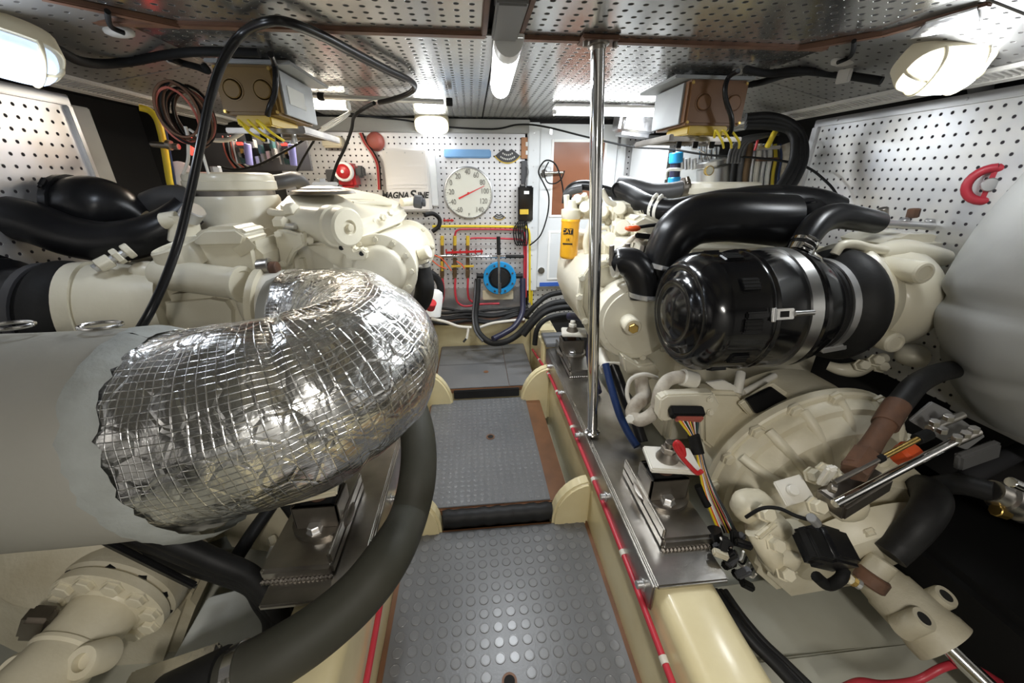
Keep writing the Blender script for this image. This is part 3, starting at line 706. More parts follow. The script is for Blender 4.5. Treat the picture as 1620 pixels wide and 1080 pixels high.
pipe('red fuel hose from the rightmost valve down to the sill', [(740.5, 440, 1.955), (740, 458, 1.95), (742, 472, 1.95), (749, 478, 1.95)], .0055, 'red_hose', 'fuel_hose', 'hose')
pipe('red fuel hose at the far left under the leftmost valve', [(700, 440, 1.96), (702, 460, 1.955), (700, 476, 1.955), (693, 488, 1.955), (684, 496, 1.955)], .0055, 'red_hose', 'fuel_hose', 'hose')
rc = thing('clip_rail', 'bright red clip rail across the valves', 'rail', P(735, 404, 1.95))
obox('rail', P(735, 398.5, 1.946), (.185, .008, .011), (1, 0, .02), 'red', rc, .002)
for px in (706, 716, 728, 738, 752, 762): obox('clip', P(px, 398, 1.942), (.007, .008, .022), (1, 0, 0), 'red', rc, .002)
rc2 = thing('clip_rail', 'small red clip rail just under the thermometer', 'rail', P(710, 352, 1.99))
obox('rail', P(709.5, 348.5, 1.99), (.052, .006, .007), (1, 0, 0), 'red', rc2, .001)
for px in (703, 709, 715): obox('clip', P(px, 348.5, 1.988), (.005, .006, .016), (1, 0, 0), 'red', rc2, .001)
wr = thing('pump_handle_bar', 'chrome bar with black grip clipped across the back wall', 'bar', P(757, 407, 1.945))
cyl('bar', P(682, 405.5, 1.945), P(802, 405.5, 1.945), .0075, 'chrome', wr, 14); cyl('grip', P(800, 405.5, 1.945), P(829, 405.5, 1.945), .0085, 'black_rubber', wr, 14)
for j, pts in enumerate((((684, 402), (700, 410), (714, 428)), ((684, 412), (694, 420), (706, 425)), ((722, 413), (730, 418), (735, 425)))):
    tag(tubepx('cable_tie', [(x, y, 1.935) for x, y in pts], .0028, 'orange', None), ['long orange cable tie hanging at the chrome bar', 'short orange cable tie beside the leftmost valve', 'orange cable tie between the second and third valves'][j], 'cable tie')
# manual bilge pump
bp_ = thing('bilge_pump', 'round blue-ringed manual bilge pump with upright handle', 'pump', P(791, 470, 1.95))
pc = P(790.5, 439.5, 1.945)
lathe('body', pc + V((0, .05, 0)), pc - V((0, 1, 0)), [(0, .055), (.035, .078), (.05, .078), (.058, .050), (.066, .045), (.068, 0)], 'black_rubber', bp_, 32)
lathe('ring', pc + V((0, .004, 0)), pc - V((0, 1, 0)), [(0, .086), (.014, .086), (.018, .083), (.018, .060), (.012, .057), (0, .057)], 'blue', bp_, 40)
for k in range(8):
    an = math.pi / 8 + k * math.pi / 4; q = pc + V((math.cos(an) * .071, -.014, math.sin(an) * .071)); cyl('ring_bolt', q, q - V((0, .006, 0)), .005, 'dark_grey', bp_, 8)
cyl('handle', P(789, 400, 1.90), P(790, 466, 1.905), .0065, 'chrome', bp_, 12); cyl('handle_grip', P(788.5, 374, 1.90), P(789, 403, 1.90), .0095, 'black_rubber', bp_, 14)
obox('handle_socket', P(790.5, 455, 1.905), (.016, .02, .055), (1, 0, 0), 'dark_grey', bp_, .004)
for px, e in ((754, -1), (827, 1)): cyl('hose_port', P(px - 0 * e, 436, 1.945), P(775 if e < 0 else 806, 437, 1.945), .013, 'black_rubber', bp_, 14)
a, b = P(764, 474, 1.985), P(812, 458, 1.985); box('mounting_board', (a.x, 1.975, a.z), (b.x, 1.997, b.z), 'yellowed_plastic', bp_, .003)
def hose(label, pts, r, m='black_rubber', **k): return tag(tubepx('hose', pts, r, m, None, **k), label, 'hose')
hose('black hose looping down from the pump and up to the right engine', [(756, 441, 1.93), (755, 470, 1.90), (752, 500, 1.86), (757, 525, 1.80), (775, 541, 1.74), (797, 541, 1.70), (818, 530, 1.70), (838, 510, 1.70), (856, 490, 1.70), (880, 479, 1.70), (920, 478, 1.70)], .0155)
hose('pale striped hose beside the pump hanging to the far step', [(752, 443, 1.925), (750.5, 470, 1.885), (748, 500, 1.845), (752, 524, 1.785), (764, 540, 1.735)], .0055, 'grey_hose')
hose('navy blue hose sloping from the pump down to the far mat', [(827, 440, 1.93), (827, 470, 1.90), (826, 495, 1.86), (814, 516, 1.80), (796, 528, 1.76), (780, 536, 1.72)], .0150, 'navy_hose')
hose('black hose arching over the right engine bearer, uppermost', [(832, 500, 1.78), (848, 482, 1.78), (866, 468, 1.80), (890, 462, 1.80), (925, 457, 1.80)], .0135)
hose('black hose arching over the right engine bearer, middle one', [(828, 530, 1.66), (846, 508, 1.66), (866, 492, 1.66), (896, 486, 1.66), (930, 490, 1.66)], .0145)
hose('black hose lying along the right bearer, lowest', [(846, 545, 1.60), (850, 520, 1.60), (866, 504, 1.60), (900, 498, 1.60), (935, 505, 1.60)], .012)
for k in range(5):
    hose(['black hose lying along the sill under the valves, topmost', 'black hose lying along the sill, second from the top', 'black hose lying along the sill, third from the top', 'black hose lying along the sill, fourth from the top', 'black hose lying along the sill, lowest of the bunch'][k],
         [(675, 487 + 5 * k, 1.93 - .012 * k), (705, 488 + 5.2 * k + (k * 7) % 5, 1.92 - .012 * k), (740, 493 + 4 * k - (k * 5) % 6, 1.92 - .012 * k), (780, 490 + 4.5 * k + (k * 3) % 5, 1.92 - .012 * k), (815, 487 + 3 * k, 1.93 - .012 * k), (835, 484 + 4 * k - (k * 3) % 4, 1.94 - .01 * k)], .007 + .0018 * (k % 3))
pp = thing('drain_pipe', 'pale plastic drain pipe with a tee above the far mat', 'pipe', P(742, 535, 1.80))
tubepx('pipe', [(682, 504, 1.80), (705, 509, 1.80), (725, 516, 1.80), (746, 518, 1.80)], .0075, 'white_cable', pp); tubepx('pipe', [(758, 518, 1.84), (780, 511, 1.84), (810, 507, 1.84), (830, 505, 1.84)], .0075, 'white_cable', pp)
tubepx('tee', [(741, 517, 1.80), (740, 526, 1.79), (738, 536, 1.78)], .0065, 'white_cable', pp); tubepx('outlet', [(738, 535, 1.78), (733, 541, 1.77)], .005, 'black_rubber', pp)
# alarms and cables at upper left
al = thing('alarm_horn', 'red alarm sounder with a white ring on the back wall', 'alarm', P(545, 290, 1.9))
q = P(545, 271.5, 1.90); box('bracket', (q.x - .035, 1.90, q.z - .065), (q.x + .04, 1.998, q.z + .035), 'red', al, .012, 3)
lathe('white_ring', q, q - V((0, 1, 0)), [(0, .041), (.02, .041), (.025, .038), (.025, .031), (.02, .029)], 'white', al, 32)
lathe('red_dome', q + V((0, -.012, 0)), q - V((0, 1, 0)), [(0, .030), (.010, .029), (.016, .020), (.018, 0)], 'red', al, 28, 60); cyl('dome_tip', q + V((0, -.028, 0)), q + V((0, -.034, 0)), .007, 'white', al, 12)
obox('side_bell', q + V((.062, .03, 0)), (.035, .05, .05), (1, 0, 0), 'dark_grey', al, .01)
tag(box('speaker_box', tuple(P(517, 288, 1.93)), tuple(P(533, 268, 1.93) + V((0, .06, 0))), 'dark_grey', None, .004), 'small dark grey box left of the red alarm sounder', 'box')
fb = thing('alarm_bell', 'round dull red alarm bell left of the white inverter', 'bell', P(592, 237, 1.96)); q = P(592, 223, 1.965)
lathe('dome', q + V((0, .03, 0)), q - V((0, 1, 0)), [(0, .034), (.03, .034), (.042, .030), (.048, .018), (.05, 0)], 'red_dull', fb, 28, 50); lathe('base', q + V((0, .034, 0)), q - V((0, 1, 0)), [(0, .039), (.012, .039), (.014, .034)], 'red_dull', fb, 28)
tag(box('detector_box', tuple(P(510, 233, 1.94)), tuple(P(538, 215, 1.94) + V((0, .055, 0))), 'yellowed_plastic', None, .006), 'cream square detector box high on the back wall', 'box')
for k, (m, dx, lb) in enumerate((('white_cable', 0, 'white cable arching down between the bell and the alarm sounder'), ('red', 2.2, 'red cable arching down left of the inverter'), ('red_dull', 4.4, 'dull red cable beside the bright red one left of the inverter'), ('black_matt', 6.6, 'black cable arching down against the left side of the inverter'))):
    tag(tubepx('alarm_cable', [(567 + dx, 210, 1.955), (574 + dx, 226, 1.955), (586 + dx, 243, 1.955), (594 + dx * .9, 260, 1.955), (596 + dx * .9, 280, 1.955), (597 + dx * .9, 300, 1.955)], .0030, m, None), lb, 'cable')
# circuit boards in the dim corner
for i, (px, py) in enumerate(((373, 223), (443, 224))):
    cb = thing('controller_board', ['open circuit board with violet capacitor and red light, left one', 'open circuit board with violet capacitor and red light, right one'][i], 'circuit board', P(px + 12, py + 38, 1.5), 'open circuit boards')
    a, b = P(px, py, 1.5), P(px + 22, py + 36, 1.5)
    box('board', (a.x, 1.5, b.z), (b.x, 1.51, a.z), 'circuit', cb, .001); cyl('capacitor', P(px + 18, py + 4, 1.485), P(px + 22, py + 38, 1.485), .011, 'violet', cb, 14)
    box('side_rail', (a.x - .008, 1.485, b.z), (a.x - .003, 1.515, a.z), 'galv', cb, .001)
    q = P(px + 6, py + 4, 1.495); box('indicator', (q.x - .009, 1.492, q.z - .004), (q.x + .009, 1.500, q.z + .004), 'led_red', cb, .001)
    for k in range(5):
        q = P(px + 3 + 2.8 * k, py + 14 + (k * 7) % 12, 1.49); box('component', (q.x - .004, 1.49, q.z - .008), (q.x + .004, 1.501, q.z + .008), ['dark_grey', 'mid_grey', 'brass', 'black_matt', 'galv'][k], cb, .001)
rk = thing('equipment_rack', 'dim grey equipment rack carrying the circuit boards', 'rack', P(420, 270, 1.53))
a, b = P(330, 270, 1.54), P(482, 212, 1.54)
box('back_plate', (a.x, 1.54, a.z), (b.x, 1.56, b.z), 'dark_grey', rk, .002)
for k in range(9):
    q = P(402 + 4.2 * k, 228 + (k * 13) % 30, 1.53); box('component', (q.x - .006, 1.515, q.z - .014), (q.x + .006, 1.541, q.z + .014), ['mid_grey', 'black_matt', 'galv', 'circuit'][k % 4], rk, .002)
for k in range(6): tubepx('wiring', [(352 + 4 * k, 215, 1.52), (355 + 4 * k, 235, 1.51), (362 + 3 * k, 252, 1.51), (372 + 5 * k, 266, 1.52)], .003, ['red_dull', 'black_matt', 'mid_grey'][k % 3], rk)
# ================================================================== OVERHEAD BOXES, CABLES AND PIPES
def trans_box(label, x0, x1, y0, y1, z0, side, body, lab):
    """sheet-metal box hung from the ceiling by a flanged plate; side = +1 when its aisle side faces right"""
    t = thing('power_box', label, 'electrical box', ((x0 + x1) / 2, (y0 + y1) / 2, z0))
    z1 = 1.190
    box('case', (x0, y0, z0), (x1, y1, z1), body, t, .006)
    xs = x1 if side > 0 else x0
    box('side_plate', (min(xs, xs + side * .006), y0 + .022, z0 + .004), (max(xs, xs + side * .006), y1, z1 - .004), 'box_silver', t, .001)
    if lab: box('paper_label', (xs + side * .006, y0 + .05, z0 + .03), (xs + side * .0072, y0 + .15, z1 - .03), 'paper', t, 0)
    lo = (x0 - .03, y0 + .01, z1 + .006); hi = (x1 + .05, y1 + .05, z1 + .018)
    box('hanger_plate', (x0 - (.045 if side < 0 else .01), y0 - .006, z1), (x1 + (.045 if side > 0 else .01), y1 + .03, z1 + .008), 'box_silver', t, .002)
    box('hanger_block', (x0 + .02, y0 + .04, z1 + .008), (x1 - .02, y1, 1.209), 'mid_grey', t, .002)
    for fx in (.27, .78):
        q = V((x0 + (x1 - x0) * fx, y0, z0 + (z1 - z0) * .50)); ko = lathe('knockout', q, q - V((0, 1, 0)), [(0, .018), (.004, .018), (.0055, .016), (.0055, 0)], body, t, 28)
        lathe('knockout_ring', q, q - V((0, 1, 0)), [(0, .023), (.0015, .023), (.0015, .0205), (0, .0205)], body, ko, 28)
    for fx, fz in ((.05, .93), (.95, .93), (.05, .06), (.95, .06)): bolt(t, (x0 + (x1 - x0) * fx, y0, z0 + (z1 - z0) * fz), (0, -1, 0), .0035, 'brass', 'screw')
    box('yellow_tray', (x0 + .02, y0 + .012, z0 - .022), (x1 - .03, y1 - .05, z0), 'yellow_paint', t, .003)
    # terminal frame underneath
    for yy in (y0 + .03, y0 + .12, y1 - .02): box('frame_rail', (x0 - .02, yy, z0 - .036), (x1 + .03, yy + .012, z0 - .024), 'steel_dark', t, .002)
    xr = x1 + .035 if side > 0 else x0 - .035
    box('frame_rail', (min(xr, xr + .012), y0 + .0, z0 - .038), (max(xr, xr + .012), y1 + .05, z0 - .022), 'steel_dark', t, .002)
    for k in range(6):
        q = V((x0 + .02 + (x1 - x0 - .04) * k / 5, y0 + .05 + (k % 2) * .05, z0 - .052)); cyl('terminal', q, q + V((0, 0, .03)), .007, 'galv' if k % 2 else 'black_matt', t, 10)
    bm = bmesh.new()
    cx_ = x1 - .055
    for k in range(3):
        sweep(bm, [v for v in cat([(cx_ - .02 + .015 * k, y0 - .006, z0 - .03), (cx_ - .03 + .02 * k, y0 - .024, z0 - .015), (cx_ - .01 + .024 * k, y0 - .028, z0 - .04), (cx_ + .01 + .022 * k, y0 - .01, z0 - .055)], 6)], [.0030] * 19, 8)
    o = obj('yellow_wires', bm, 'yellow_wire', t)
    return t
trans_box('mustard metal box with paper label hung from the ceiling, left engine side', P(345, 150, 1.08).x, P(438, 150, 1.08).x, 1.08, 1.30, P(390, 181, 1.08).z, 1, 'tan_box', True)
trans_box('brown metal box hung from the ceiling beside the chrome pole', P(1088, 160, 1.11).x, P(1181, 160, 1.11).x, 1.11, 1.30, P(1130, 198, 1.11).z, -1, 'tan_box_brown', False)
def cable(label, pts, r, m='black_matt', name='cable', cat_='cable', world=False, **k):
    return tag((tube if world else tubepx)(name, pts if world else pts, r, m, None, **k), label, cat_)
# big black cable looping over the foreground
cable('thick black cable arching from the left engine over to the ceiling', [(215, 530, .70), (238, 492, .72), (262, 440, .76), (283, 380, .80), (300, 310, .82), (317, 230, .84), (334, 150, .86), (355, 92, .88), (385, 52, .90), (425, 34, .91), (462, 37, .93), (510, 56, 1.0), (560, 82, 1.08), (610, 108, 1.16), (645, 125, 1.24), (656, 136, 1.28), (648, 147, 1.32), (622, 157, 1.38), (600, 162, 1.42)], .0074, 'black_smooth', n=10, seg=14)
cable('grey cable running beside the black loop along the ceiling', [(462, 42, .955), (510, 62, 1.02), (560, 89, 1.10), (610, 114, 1.18), (640, 128, 1.25)], .0042, 'grey_hose')
tag(obox('cable_clip', P(461, 36, .925), (.016, .02, .024), (1, .3, 0), 'black_matt', None, .003), 'black cable clip holding the loop to the brown batten', 'clip')
cable('black cable dropping over the face of the mustard box', [(428, 86, 1.09), (434, 100, 1.075), (436, 125, 1.07), (434, 150, 1.07), (427, 168, 1.07), (423, 182, 1.08)], .0060, 'black_smooth')
cable('black cable dropping over the face of the brown box', [(1168, 112, 1.09), (1153, 122, 1.075), (1147, 140, 1.07), (1149, 160, 1.07), (1157, 185, 1.07), (1157, 205, 1.08), (1150, 216, 1.09)], .0060, 'black_smooth')
rod = thing('conduit_rail', 'grey conduit rail with black end plugs under the ceiling', 'conduit', P(610, 160, 1.45))
cyl('rail', P(512, 153, 1.46), P(702, 161, 1.46), .008, 'galv', rod, 12); cyl('end_plug', P(706, 161, 1.46), P(716, 161.5, 1.46), .012, 'black_matt', rod, 12); cyl('end_plug', P(503, 152, 1.46), P(513, 153, 1.46), .012, 'black_matt', rod, 12)
cable('thin black cable sagging along the beam over the inverter', [(556, 180, 1.90), (600, 186, 1.92), (640, 190, 1.94), (700, 200, 1.95), (780, 204, 1.95), (820, 197, 1.93), (860, 200, 1.90), (930, 217, 1.80), (1000, 232, 1.70), (1060, 236, 1.6), (1120, 245, 1.5), (1200, 250, 1.40), (1270, 262, 1.30), (1310, 290, 1.22), (1328, 315, 1.18)], .0038)
cable('black cable hanging from the ceiling to the alarm sounder', [(592, 163, 1.42), (575, 172, 1.5), (560, 185, 1.6), (556, 205, 1.68), (545, 235, 1.74), (532, 262, 1.80), (524, 290, 1.84)], .0058)
cable('thin black cable slanting down from the mustard box', [(508, 203, 1.38), (495, 225, 1.42), (480, 250, 1.46), (470, 270, 1.48)], .0035)
cable('drooping black cable across the circuit boards', [(505, 205, 1.40), (470, 228, 1.42), (440, 245, 1.44), (410, 260, 1.46), (375, 268, 1.46), (345, 262, 1.45)], .0035)
cable('pale cable drooping under the mustard box', [(318, 213, 1.25), (335, 221, 1.25), (360, 221, 1.25), (378, 213, 1.22), (388, 204, 1.2)], .0055, 'white_cable')
for k in range(3):
    cable(['white wire from the mustard box to the strip lamp, upper', 'white wire from the mustard box to the strip lamp, middle', 'white wire from the mustard box to the strip lamp, lower'][k], [(508 - 4 * k, 202 + 5 * k, 1.36), (525, 192 + 4 * k, 1.42), (545, 181 + 3 * k, 1.5), (553, 176 + 2 * k, 1.55)], .0025, 'white_cable')
# black looms under the soffits
cable('thick black loom clipped under the left soffit', [(60, 68, .86), (90, 78, .90), (125, 96, .96), (165, 101, 1.02), (210, 97, 1.06), (262, 87, 1.10), (310, 82, 1.14), (360, 82, 1.16), (410, 84, 1.16)], .0085, 'black_matt')
cable('black cable tail below the left soffit loom', [(268, 92, 1.10), (290, 100, 1.1), (312, 106, 1.08), (328, 112, 1.06), (322, 103, 1.06)], .007, 'black_matt')
cable('thick black loom clipped under the right soffit', [(1180, 110, 1.13), (1215, 116, 1.12), (1260, 112, 1.08), (1310, 116, 1.02), (1350, 121, .97), (1395, 128, .92)], .0085, 'black_matt')
cable('second black loom sagging behind the right soffit loom', [(1175, 135, 1.16), (1205, 130, 1.14), (1245, 118, 1.1), (1290, 112, 1.05)], .0080, 'black_matt')
for i, (px, py, y) in enumerate(((268, 90, 1.09), (306, 82, 1.12), (408, 84, 1.15), (1168, 110, 1.11), (1226, 116, 1.1), (1250, 114, 1.08), (1336, 121, .98))):
    tag(obox('cable_strap', P(px, py - 3, y), (.010, .03, .034), (1, .2, 0), 'soffit_bar', None, .002), ['grey strap on the left loom, nearest the vent strip', 'grey strap on the left loom, middle one', 'grey strap on the left loom above the mustard box', 'grey strap on the right loom above the brown box', 'grey strap on the right loom, second from the brown box', 'grey strap on the right loom, third from the brown box', 'grey strap on the right loom nearest the bulkhead lamp'][i], 'strap', 'loom straps')
for i, (px, py, y, s_) in enumerate(((188, 50, .93, 1), (1333, 97, .95, -1))):
    ck = thing('ceiling_hook', ['pale wall hook with a dark tail on the left soffit', 'pale wall hook with a dark tail on the right soffit'][i], 'hook', P(px, py, y))
    blob('pad', P(px, py, y), (.05, .03, .018), 'soffit_bar', ck, sub=2); tubepx('tail', [(px - 18 * s_, py - 32, y - .01), (px - 16 * s_, py - 16, y - .012), (px - 10 * s_, py - 6, y - .012), (px + 8 * s_, py + 2, y - .02)], .004, 'black_matt', ck)
# coil of dark red wire
cw = thing('wire_coil', 'hanging coil of dark red and black wire beside the left panel', 'wire coil', P(293, 212, 1.08))
for k in range(16):
    rx, rz = .028 + .010 * random.random(), .048 + .010 * random.random(); q = P(293 + random.uniform(-5, 5), 178 + random.uniform(-6, 6), 1.08); ph = random.uniform(-.5, .5)
    pts = [(q.x + rx * math.sin(t), q.y + .02 * math.sin(t + ph) + .004 * (k - 8), q.z + rz * math.cos(t) - .01 * (math.sin(t * .5))) for t in [2 * math.pi * j / 14 for j in range(15)]]
    tube('wire_loop', pts, .0026, ['rust', 'black_matt', 'red_dull', 'black_matt', 'rust'][k % 5], cw, n=3, seg=6)
tubepx('wire_tail', [(293, 200, 1.07), (297, 215, 1.07), (298, 235, 1.08), (297, 255, 1.09), (290, 275, 1.10)], .0035, 'white_cable', cw)
tubepx('wire_tail', [(300, 205, 1.07), (312, 215, 1.06), (318, 235, 1.06), (330, 275, 1.06)], .003, 'white_cable', cw)
cable('yellow hose rising at the end of the left perforated panel', [(272, 300, 1.30), (268, 285, 1.30), (264, 260, 1.30), (260, 235, 1.30), (255, 210, 1.30), (248, 188, 1.30), (236, 175, 1.30), (220, 170, 1.29)], .0085, 'yellow_pipe', 'hose', 'hose')
cable('teal cable rising beside the yellow hose', [(278, 300, 1.31), (273, 270, 1.31), (266, 230, 1.31), (259, 195, 1.31)], .0040, 'blue_hose')
pcp = thing('hose_bracket', 'dark bracket clamping the yellow hose to the panel frame', 'bracket', P(262, 230, 1.28)); cyl('bar', P(240, 228, 1.285), P(283, 232, 1.275), .008, 'steel_dark', pcp, 10); cyl('knob', P(264, 229, 1.27), P(272, 230, 1.27), .013, 'steel_dark', pcp, 10)
q = P(287, 275, 1.33); tag(lathe('horn_disc', q, q + V((.5, -1, .1)), [(0, .03), (.008, .034), (.010, .030), (.006, 0)], 'white_plastic', None, 24, 50), 'pale round disc behind the black loop cable', 'disc')
q = P(302, 230, 1.3); tag(box('indicator_light', q - V((.006, .01, .026)), q + V((.006, .01, .026)), 'led_red', None, .003), 'upright glowing red indicator beside the wire coil', 'indicator')
# right-hand clutter behind the engine
gf = thing('fuel_filter_set', 'pale metal fuel filter assembly with gauge behind the right engine', 'filter', P(1120, 292, 1.62))
a, b = P(1062, 300, 1.66), P(1140, 232, 1.66); box('back_plate', (a.x, 1.66, a.z), (b.x, 1.675, b.z), 'white_panel', gf, .003)
cyl('bowl', P(1128, 292, 1.60), P(1128, 262, 1.60), .062, 'galv', gf, 24); cyl('head', P(1128, 263, 1.60), P(1128, 252, 1.60), .068, 'steel_band', gf, 24)
for k in range(5): cyl('port', P(1078 + 10 * k, 268, 1.61), P(1078 + 10 * k, 250, 1.61), .011, 'galv', gf, 10)
for k in range(4): cyl('fitting', P(1108 + 8 * k, 252, 1.60), P(1108 + 8 * k, 232, 1.60), .0065, 'stainless', gf, 10)
q = P(1120, 270, 1.55); gq = lathe('gauge_case', q, q - V((0, 1, 0)), [(0, .018), (.012, .018), (.014, .016), (.010, .015)], 'brass', gf, 24); lathe('gauge_face', q, q - V((0, 1, 0)), [(0, .0155), (.011, .0155), (.0115, 0)], 'dial', gq, 24)
tubepx('gauge_line', [(1121, 266, 1.56), (1120, 250, 1.57), (1112, 240, 1.58), (1100, 236, 1.6)], .0025, 'stainless', gf)
for i, px in enumerate((1067,)):
    wf = thing('water_filter', 'upright strainer with two bright blue caps behind the right engine', 'strainer', P(px, 290, 1.58))
    cyl('upper_cap', P(px + 2, 258, 1.58), P(px + 3, 241, 1.58), .026, 'blue', wf, 20); cyl('body', P(px, 282, 1.58), P(px + 2, 258, 1.58), .020, 'navy_hose', wf, 20); cyl('lower_cap', P(px - 1, 293, 1.58), P(px, 280, 1.58), .024, 'blue', wf, 20)
    tubepx('elbow', [(px - 14, 284, 1.56), (px - 13, 272, 1.56), (px - 6, 268, 1.56), (px + 10, 268, 1.56)], .006, 'white', wf)
tag(box('white_cabinet', tuple(P(1020, 300, 1.74)), tuple(P(1062, 222, 1.74) + V((0, .2, 0))), 'white_panel', None, .004), 'white cabinet behind the brown box and strainer', 'cabinet')
bk = thing('bulkhead_conduits', 'bundle of upright pipes and wires between the filter and panel', 'pipes', P(1200, 300, 1.46))
for k, (m, r) in enumerate((('black_matt', .010), ('dark_grey', .012), ('bronze_old', .014), ('galv', .007), ('white_cable', .009), ('galv', .008), ('white_plastic', .008), ('yellow_pipe', .006), ('blue_hose', .004), ('dirty_wrap', .02), ('galv', .012))):
    tubepx('upright_pipe', [(1158 + 9 * k, 302, 1.47), (1160 + 9 * k, 275, 1.47), (1164 + 9 * k, 250, 1.47), (1170 + 8 * k, 228, 1.48)], r, m, bk)
for k in range(5): tubepx('grey_bend', [(1152 + 5 * k, 258, 1.44), (1156 + 5 * k, 238, 1.43), (1166 + 5 * k, 224, 1.42), (1185 + 6 * k, 216, 1.42), (1215 + 4 * k, 212, 1.44)], .0055, 'grey_hose', bk)
obox('cross_clamp', P(1214, 234, 1.44), (.09, .02, .012), (1, 0, .05), 'steel_dark', bk, .002); obox('cross_clamp', P(1214, 252, 1.44), (.08, .02, .012), (1, 0, .02), 'rust', bk, .002)
tubepx('yellow_hose_end', [(1214, 232, 1.42), (1222, 216, 1.4), (1228, 206, 1.4)], .009, 'yellow_pipe', bk); tubepx('red_tag', [(1194, 238, 1.42), (1197, 228, 1.42), (1199, 220, 1.42)], .004, 'red', bk)
for k in range(3):
    cable(['outermost thick black hose of the loop by the right panel', 'middle thick black hose of the loop by the right panel', 'innermost thick black hose of the loop by the right panel'][k], [(1180, 186 + 6 * k, 1.36), (1215, 184 + 7 * k, 1.34), (1245, 192 + 6 * k, 1.32), (1264 - 4 * k, 208 + 4 * k, 1.30), (1272 - 7 * k, 232, 1.28), (1270 - 8 * k, 258, 1.26), (1258 - 9 * k, 285, 1.24), (1244 - 9 * k, 305, 1.22)], .0135, 'black_rubber', 'hose', 'hose')
tag(obox('foil_duct', P(1003, 196, 1.80), (.16, .12, .10), (1, 0, -.1), 'insulation_foil', None, .02, 3), 'crumpled foil duct between the strip lamp and brown box', 'duct')
cable('stub of pale pipe behind the right bulkhead lamp', [(1548, 118, 1.0), (1552, 140, 1.0), (1546, 165, 1.0), (1542, 190, 1.0)], .022, 'soffit_bar', 'pipe', 'pipe')
q = P(1566, 292, .84)
rr_ = thing('red_valve_wheel', 'red valve ring half hidden behind the grey lagging at right', 'valve', q)
bm = bmesh.new(); sweep(bm, [q + V((-.62, .78, 0)) * (.036 * math.sin(t)) + V((0, 0, .036 * math.cos(t))) for t in [2 * math.pi * j / 24 for j in range(25)]], [.0095] * 25, 12); obj('wheel', bm, 'red_hose', rr_); cyl('hub', q - V((.008, .006, 0)), q + V((.09, .07, 0)), .015, 'galv', rr_, 14); obox('spoke', q, (.012, .008, .066), (-.62, .78, 0), 'red_hose', rr_, .003)
# chrome stanchion
po = thing('stanchion', 'polished chrome pole from the right engine rail to the ceiling', 'pole', PZ(937, 684, .272))
pb, pt = PZ(937, 684, .272), V((.262, .905, 1.203))
cyl('pole', pb, pt, .0145, 'chrome', po, 28, .001); lathe('foot_collar', pb, pt, [(0, .022), (.005, .022), (.007, .017), (.016, .0165)], 'chrome', po, 24); lathe('head_collar', pt, pb, [(0, .022), (.006, .022), (.008, .0165), (.014, .016)], 'steel_dark', po, 24)
q = pt + V((-.02, 0, .004)); obox('head_plate', pt + V((0, 0, .002)), (.075, .05, .008), (1, 0, 0), 'wood_trim', po, .002)
for dx in (-.028, .032): cyl('head_bolt', pt + V((dx, -.01, .0)), pt + V((dx, -.01, -.012)), .005, 'steel_dark', po, 8)
# ================================================================== LEFT ENGINE
eg = thing('marine_engine', 'cream painted marine diesel engine left of the aisle', 'engine', (-.68, 1.3, .2))
box('engine_block', (-.95, 1.02, .10), (-.42, 1.80, .70), 'cream', eg, .02, 3)
box('cylinder_head', (-.90, 1.06, .68), (-.46, 1.70, .775), 'cream', eg, .02, 3)
# breather tower with round lid
q = P(370, 305, 1.22); zt = q.z
bl = lathe('breather_lid', (q.x, q.y, zt + .052), (q.x, q.y, 0), [(0, 0), (0, .095), (.004, .104), (.010, .107), (.020, .107), (.022, .110), (.042, .110), (.045, .106)], 'cream', eg, 48, 30)
lathe('breather_seal', (q.x, q.y, zt + .008), (q.x, q.y, 0), [(0, .102), (.016, .102)], 'steel_dark', eg, 40)
lathe('breather_tower', (q.x, q.y, zt - .006), (q.x, q.y, 0), [(0, .108), (.010, .112), (.03, .112), (.05, .118), (.10, .13), (.16, .135)], 'cream', eg, 48)
cyl('lid_nut', (q.x - .03, q.y, zt + .05), (q.x - .03, q.y, zt + .068), .013, 'galv', bl, 6)
# aftercooler housing with ribbed lid
AZ = .862
top = [P(*p) for p in ((432, 322, 1.10), (446, 308, 1.20), (490, 298, 1.35), (545, 295, 1.48), (600, 306, 1.50), (640, 321, 1.46), (632, 331, 1.38), (600, 342, 1.27), (566, 356, 1.17), (520, 352, 1.10), (470, 340, 1.08))]
lid = prism('aftercooler_lid', top, (0, 0, -.05), 'cream', eg, bevel=.014, seg=4)
cmid = sum(top, V()) / len(top)
prism('aftercooler_body', [cmid + (p - cmid) * .93 - V((0, 0, .045)) for p in top], (0, 0, -.16), 'cream', eg, bevel=.012)
prism('lid_lip', [cmid + (p - cmid) * 1.03 - V((0, 0, .032)) for p in top], (0, 0, -.012), 'cream', eg, bevel=.004)
q = P(512, 306, 1.27); lathe('filler_ring', q + V((0, 0, .012)), q, [(0, .065), (.004, .085), (.012, .092), (.014, .075)], 'steel_dark', eg, 40); 
lathe('filler_cover', q + V((0, 0, .022)), q, [(0, 0), (0, .035), (.006, .06), (.012, .064)], 'galv', eg, 32)
obox('filler_handle', q + V((.01, 0, .026)), (.07, .022, .012), (1, .3, 0), 'galv', eg, .003); cyl('filler_nut', q + V((0, 0, .03)), q + V((0, 0, .042)), .012, 'galv', eg, 6)
for k, p in enumerate(((560, 318), (588, 322), (560, 336), (588, 333))):
    a = P(*p, 1.36) + V((0, 0, .002)); tube('lid_rib', [a + V((-.05, -.03, 0)), a, a + V((.06, .02, -.004))], .008, 'cream', lid, n=5)
for p in ((618, 336), (606, 344), (594, 350)):
    a = P(*p, 1.26); bolt(eg, a, (.6, -.7, .2), .009, 'cream')
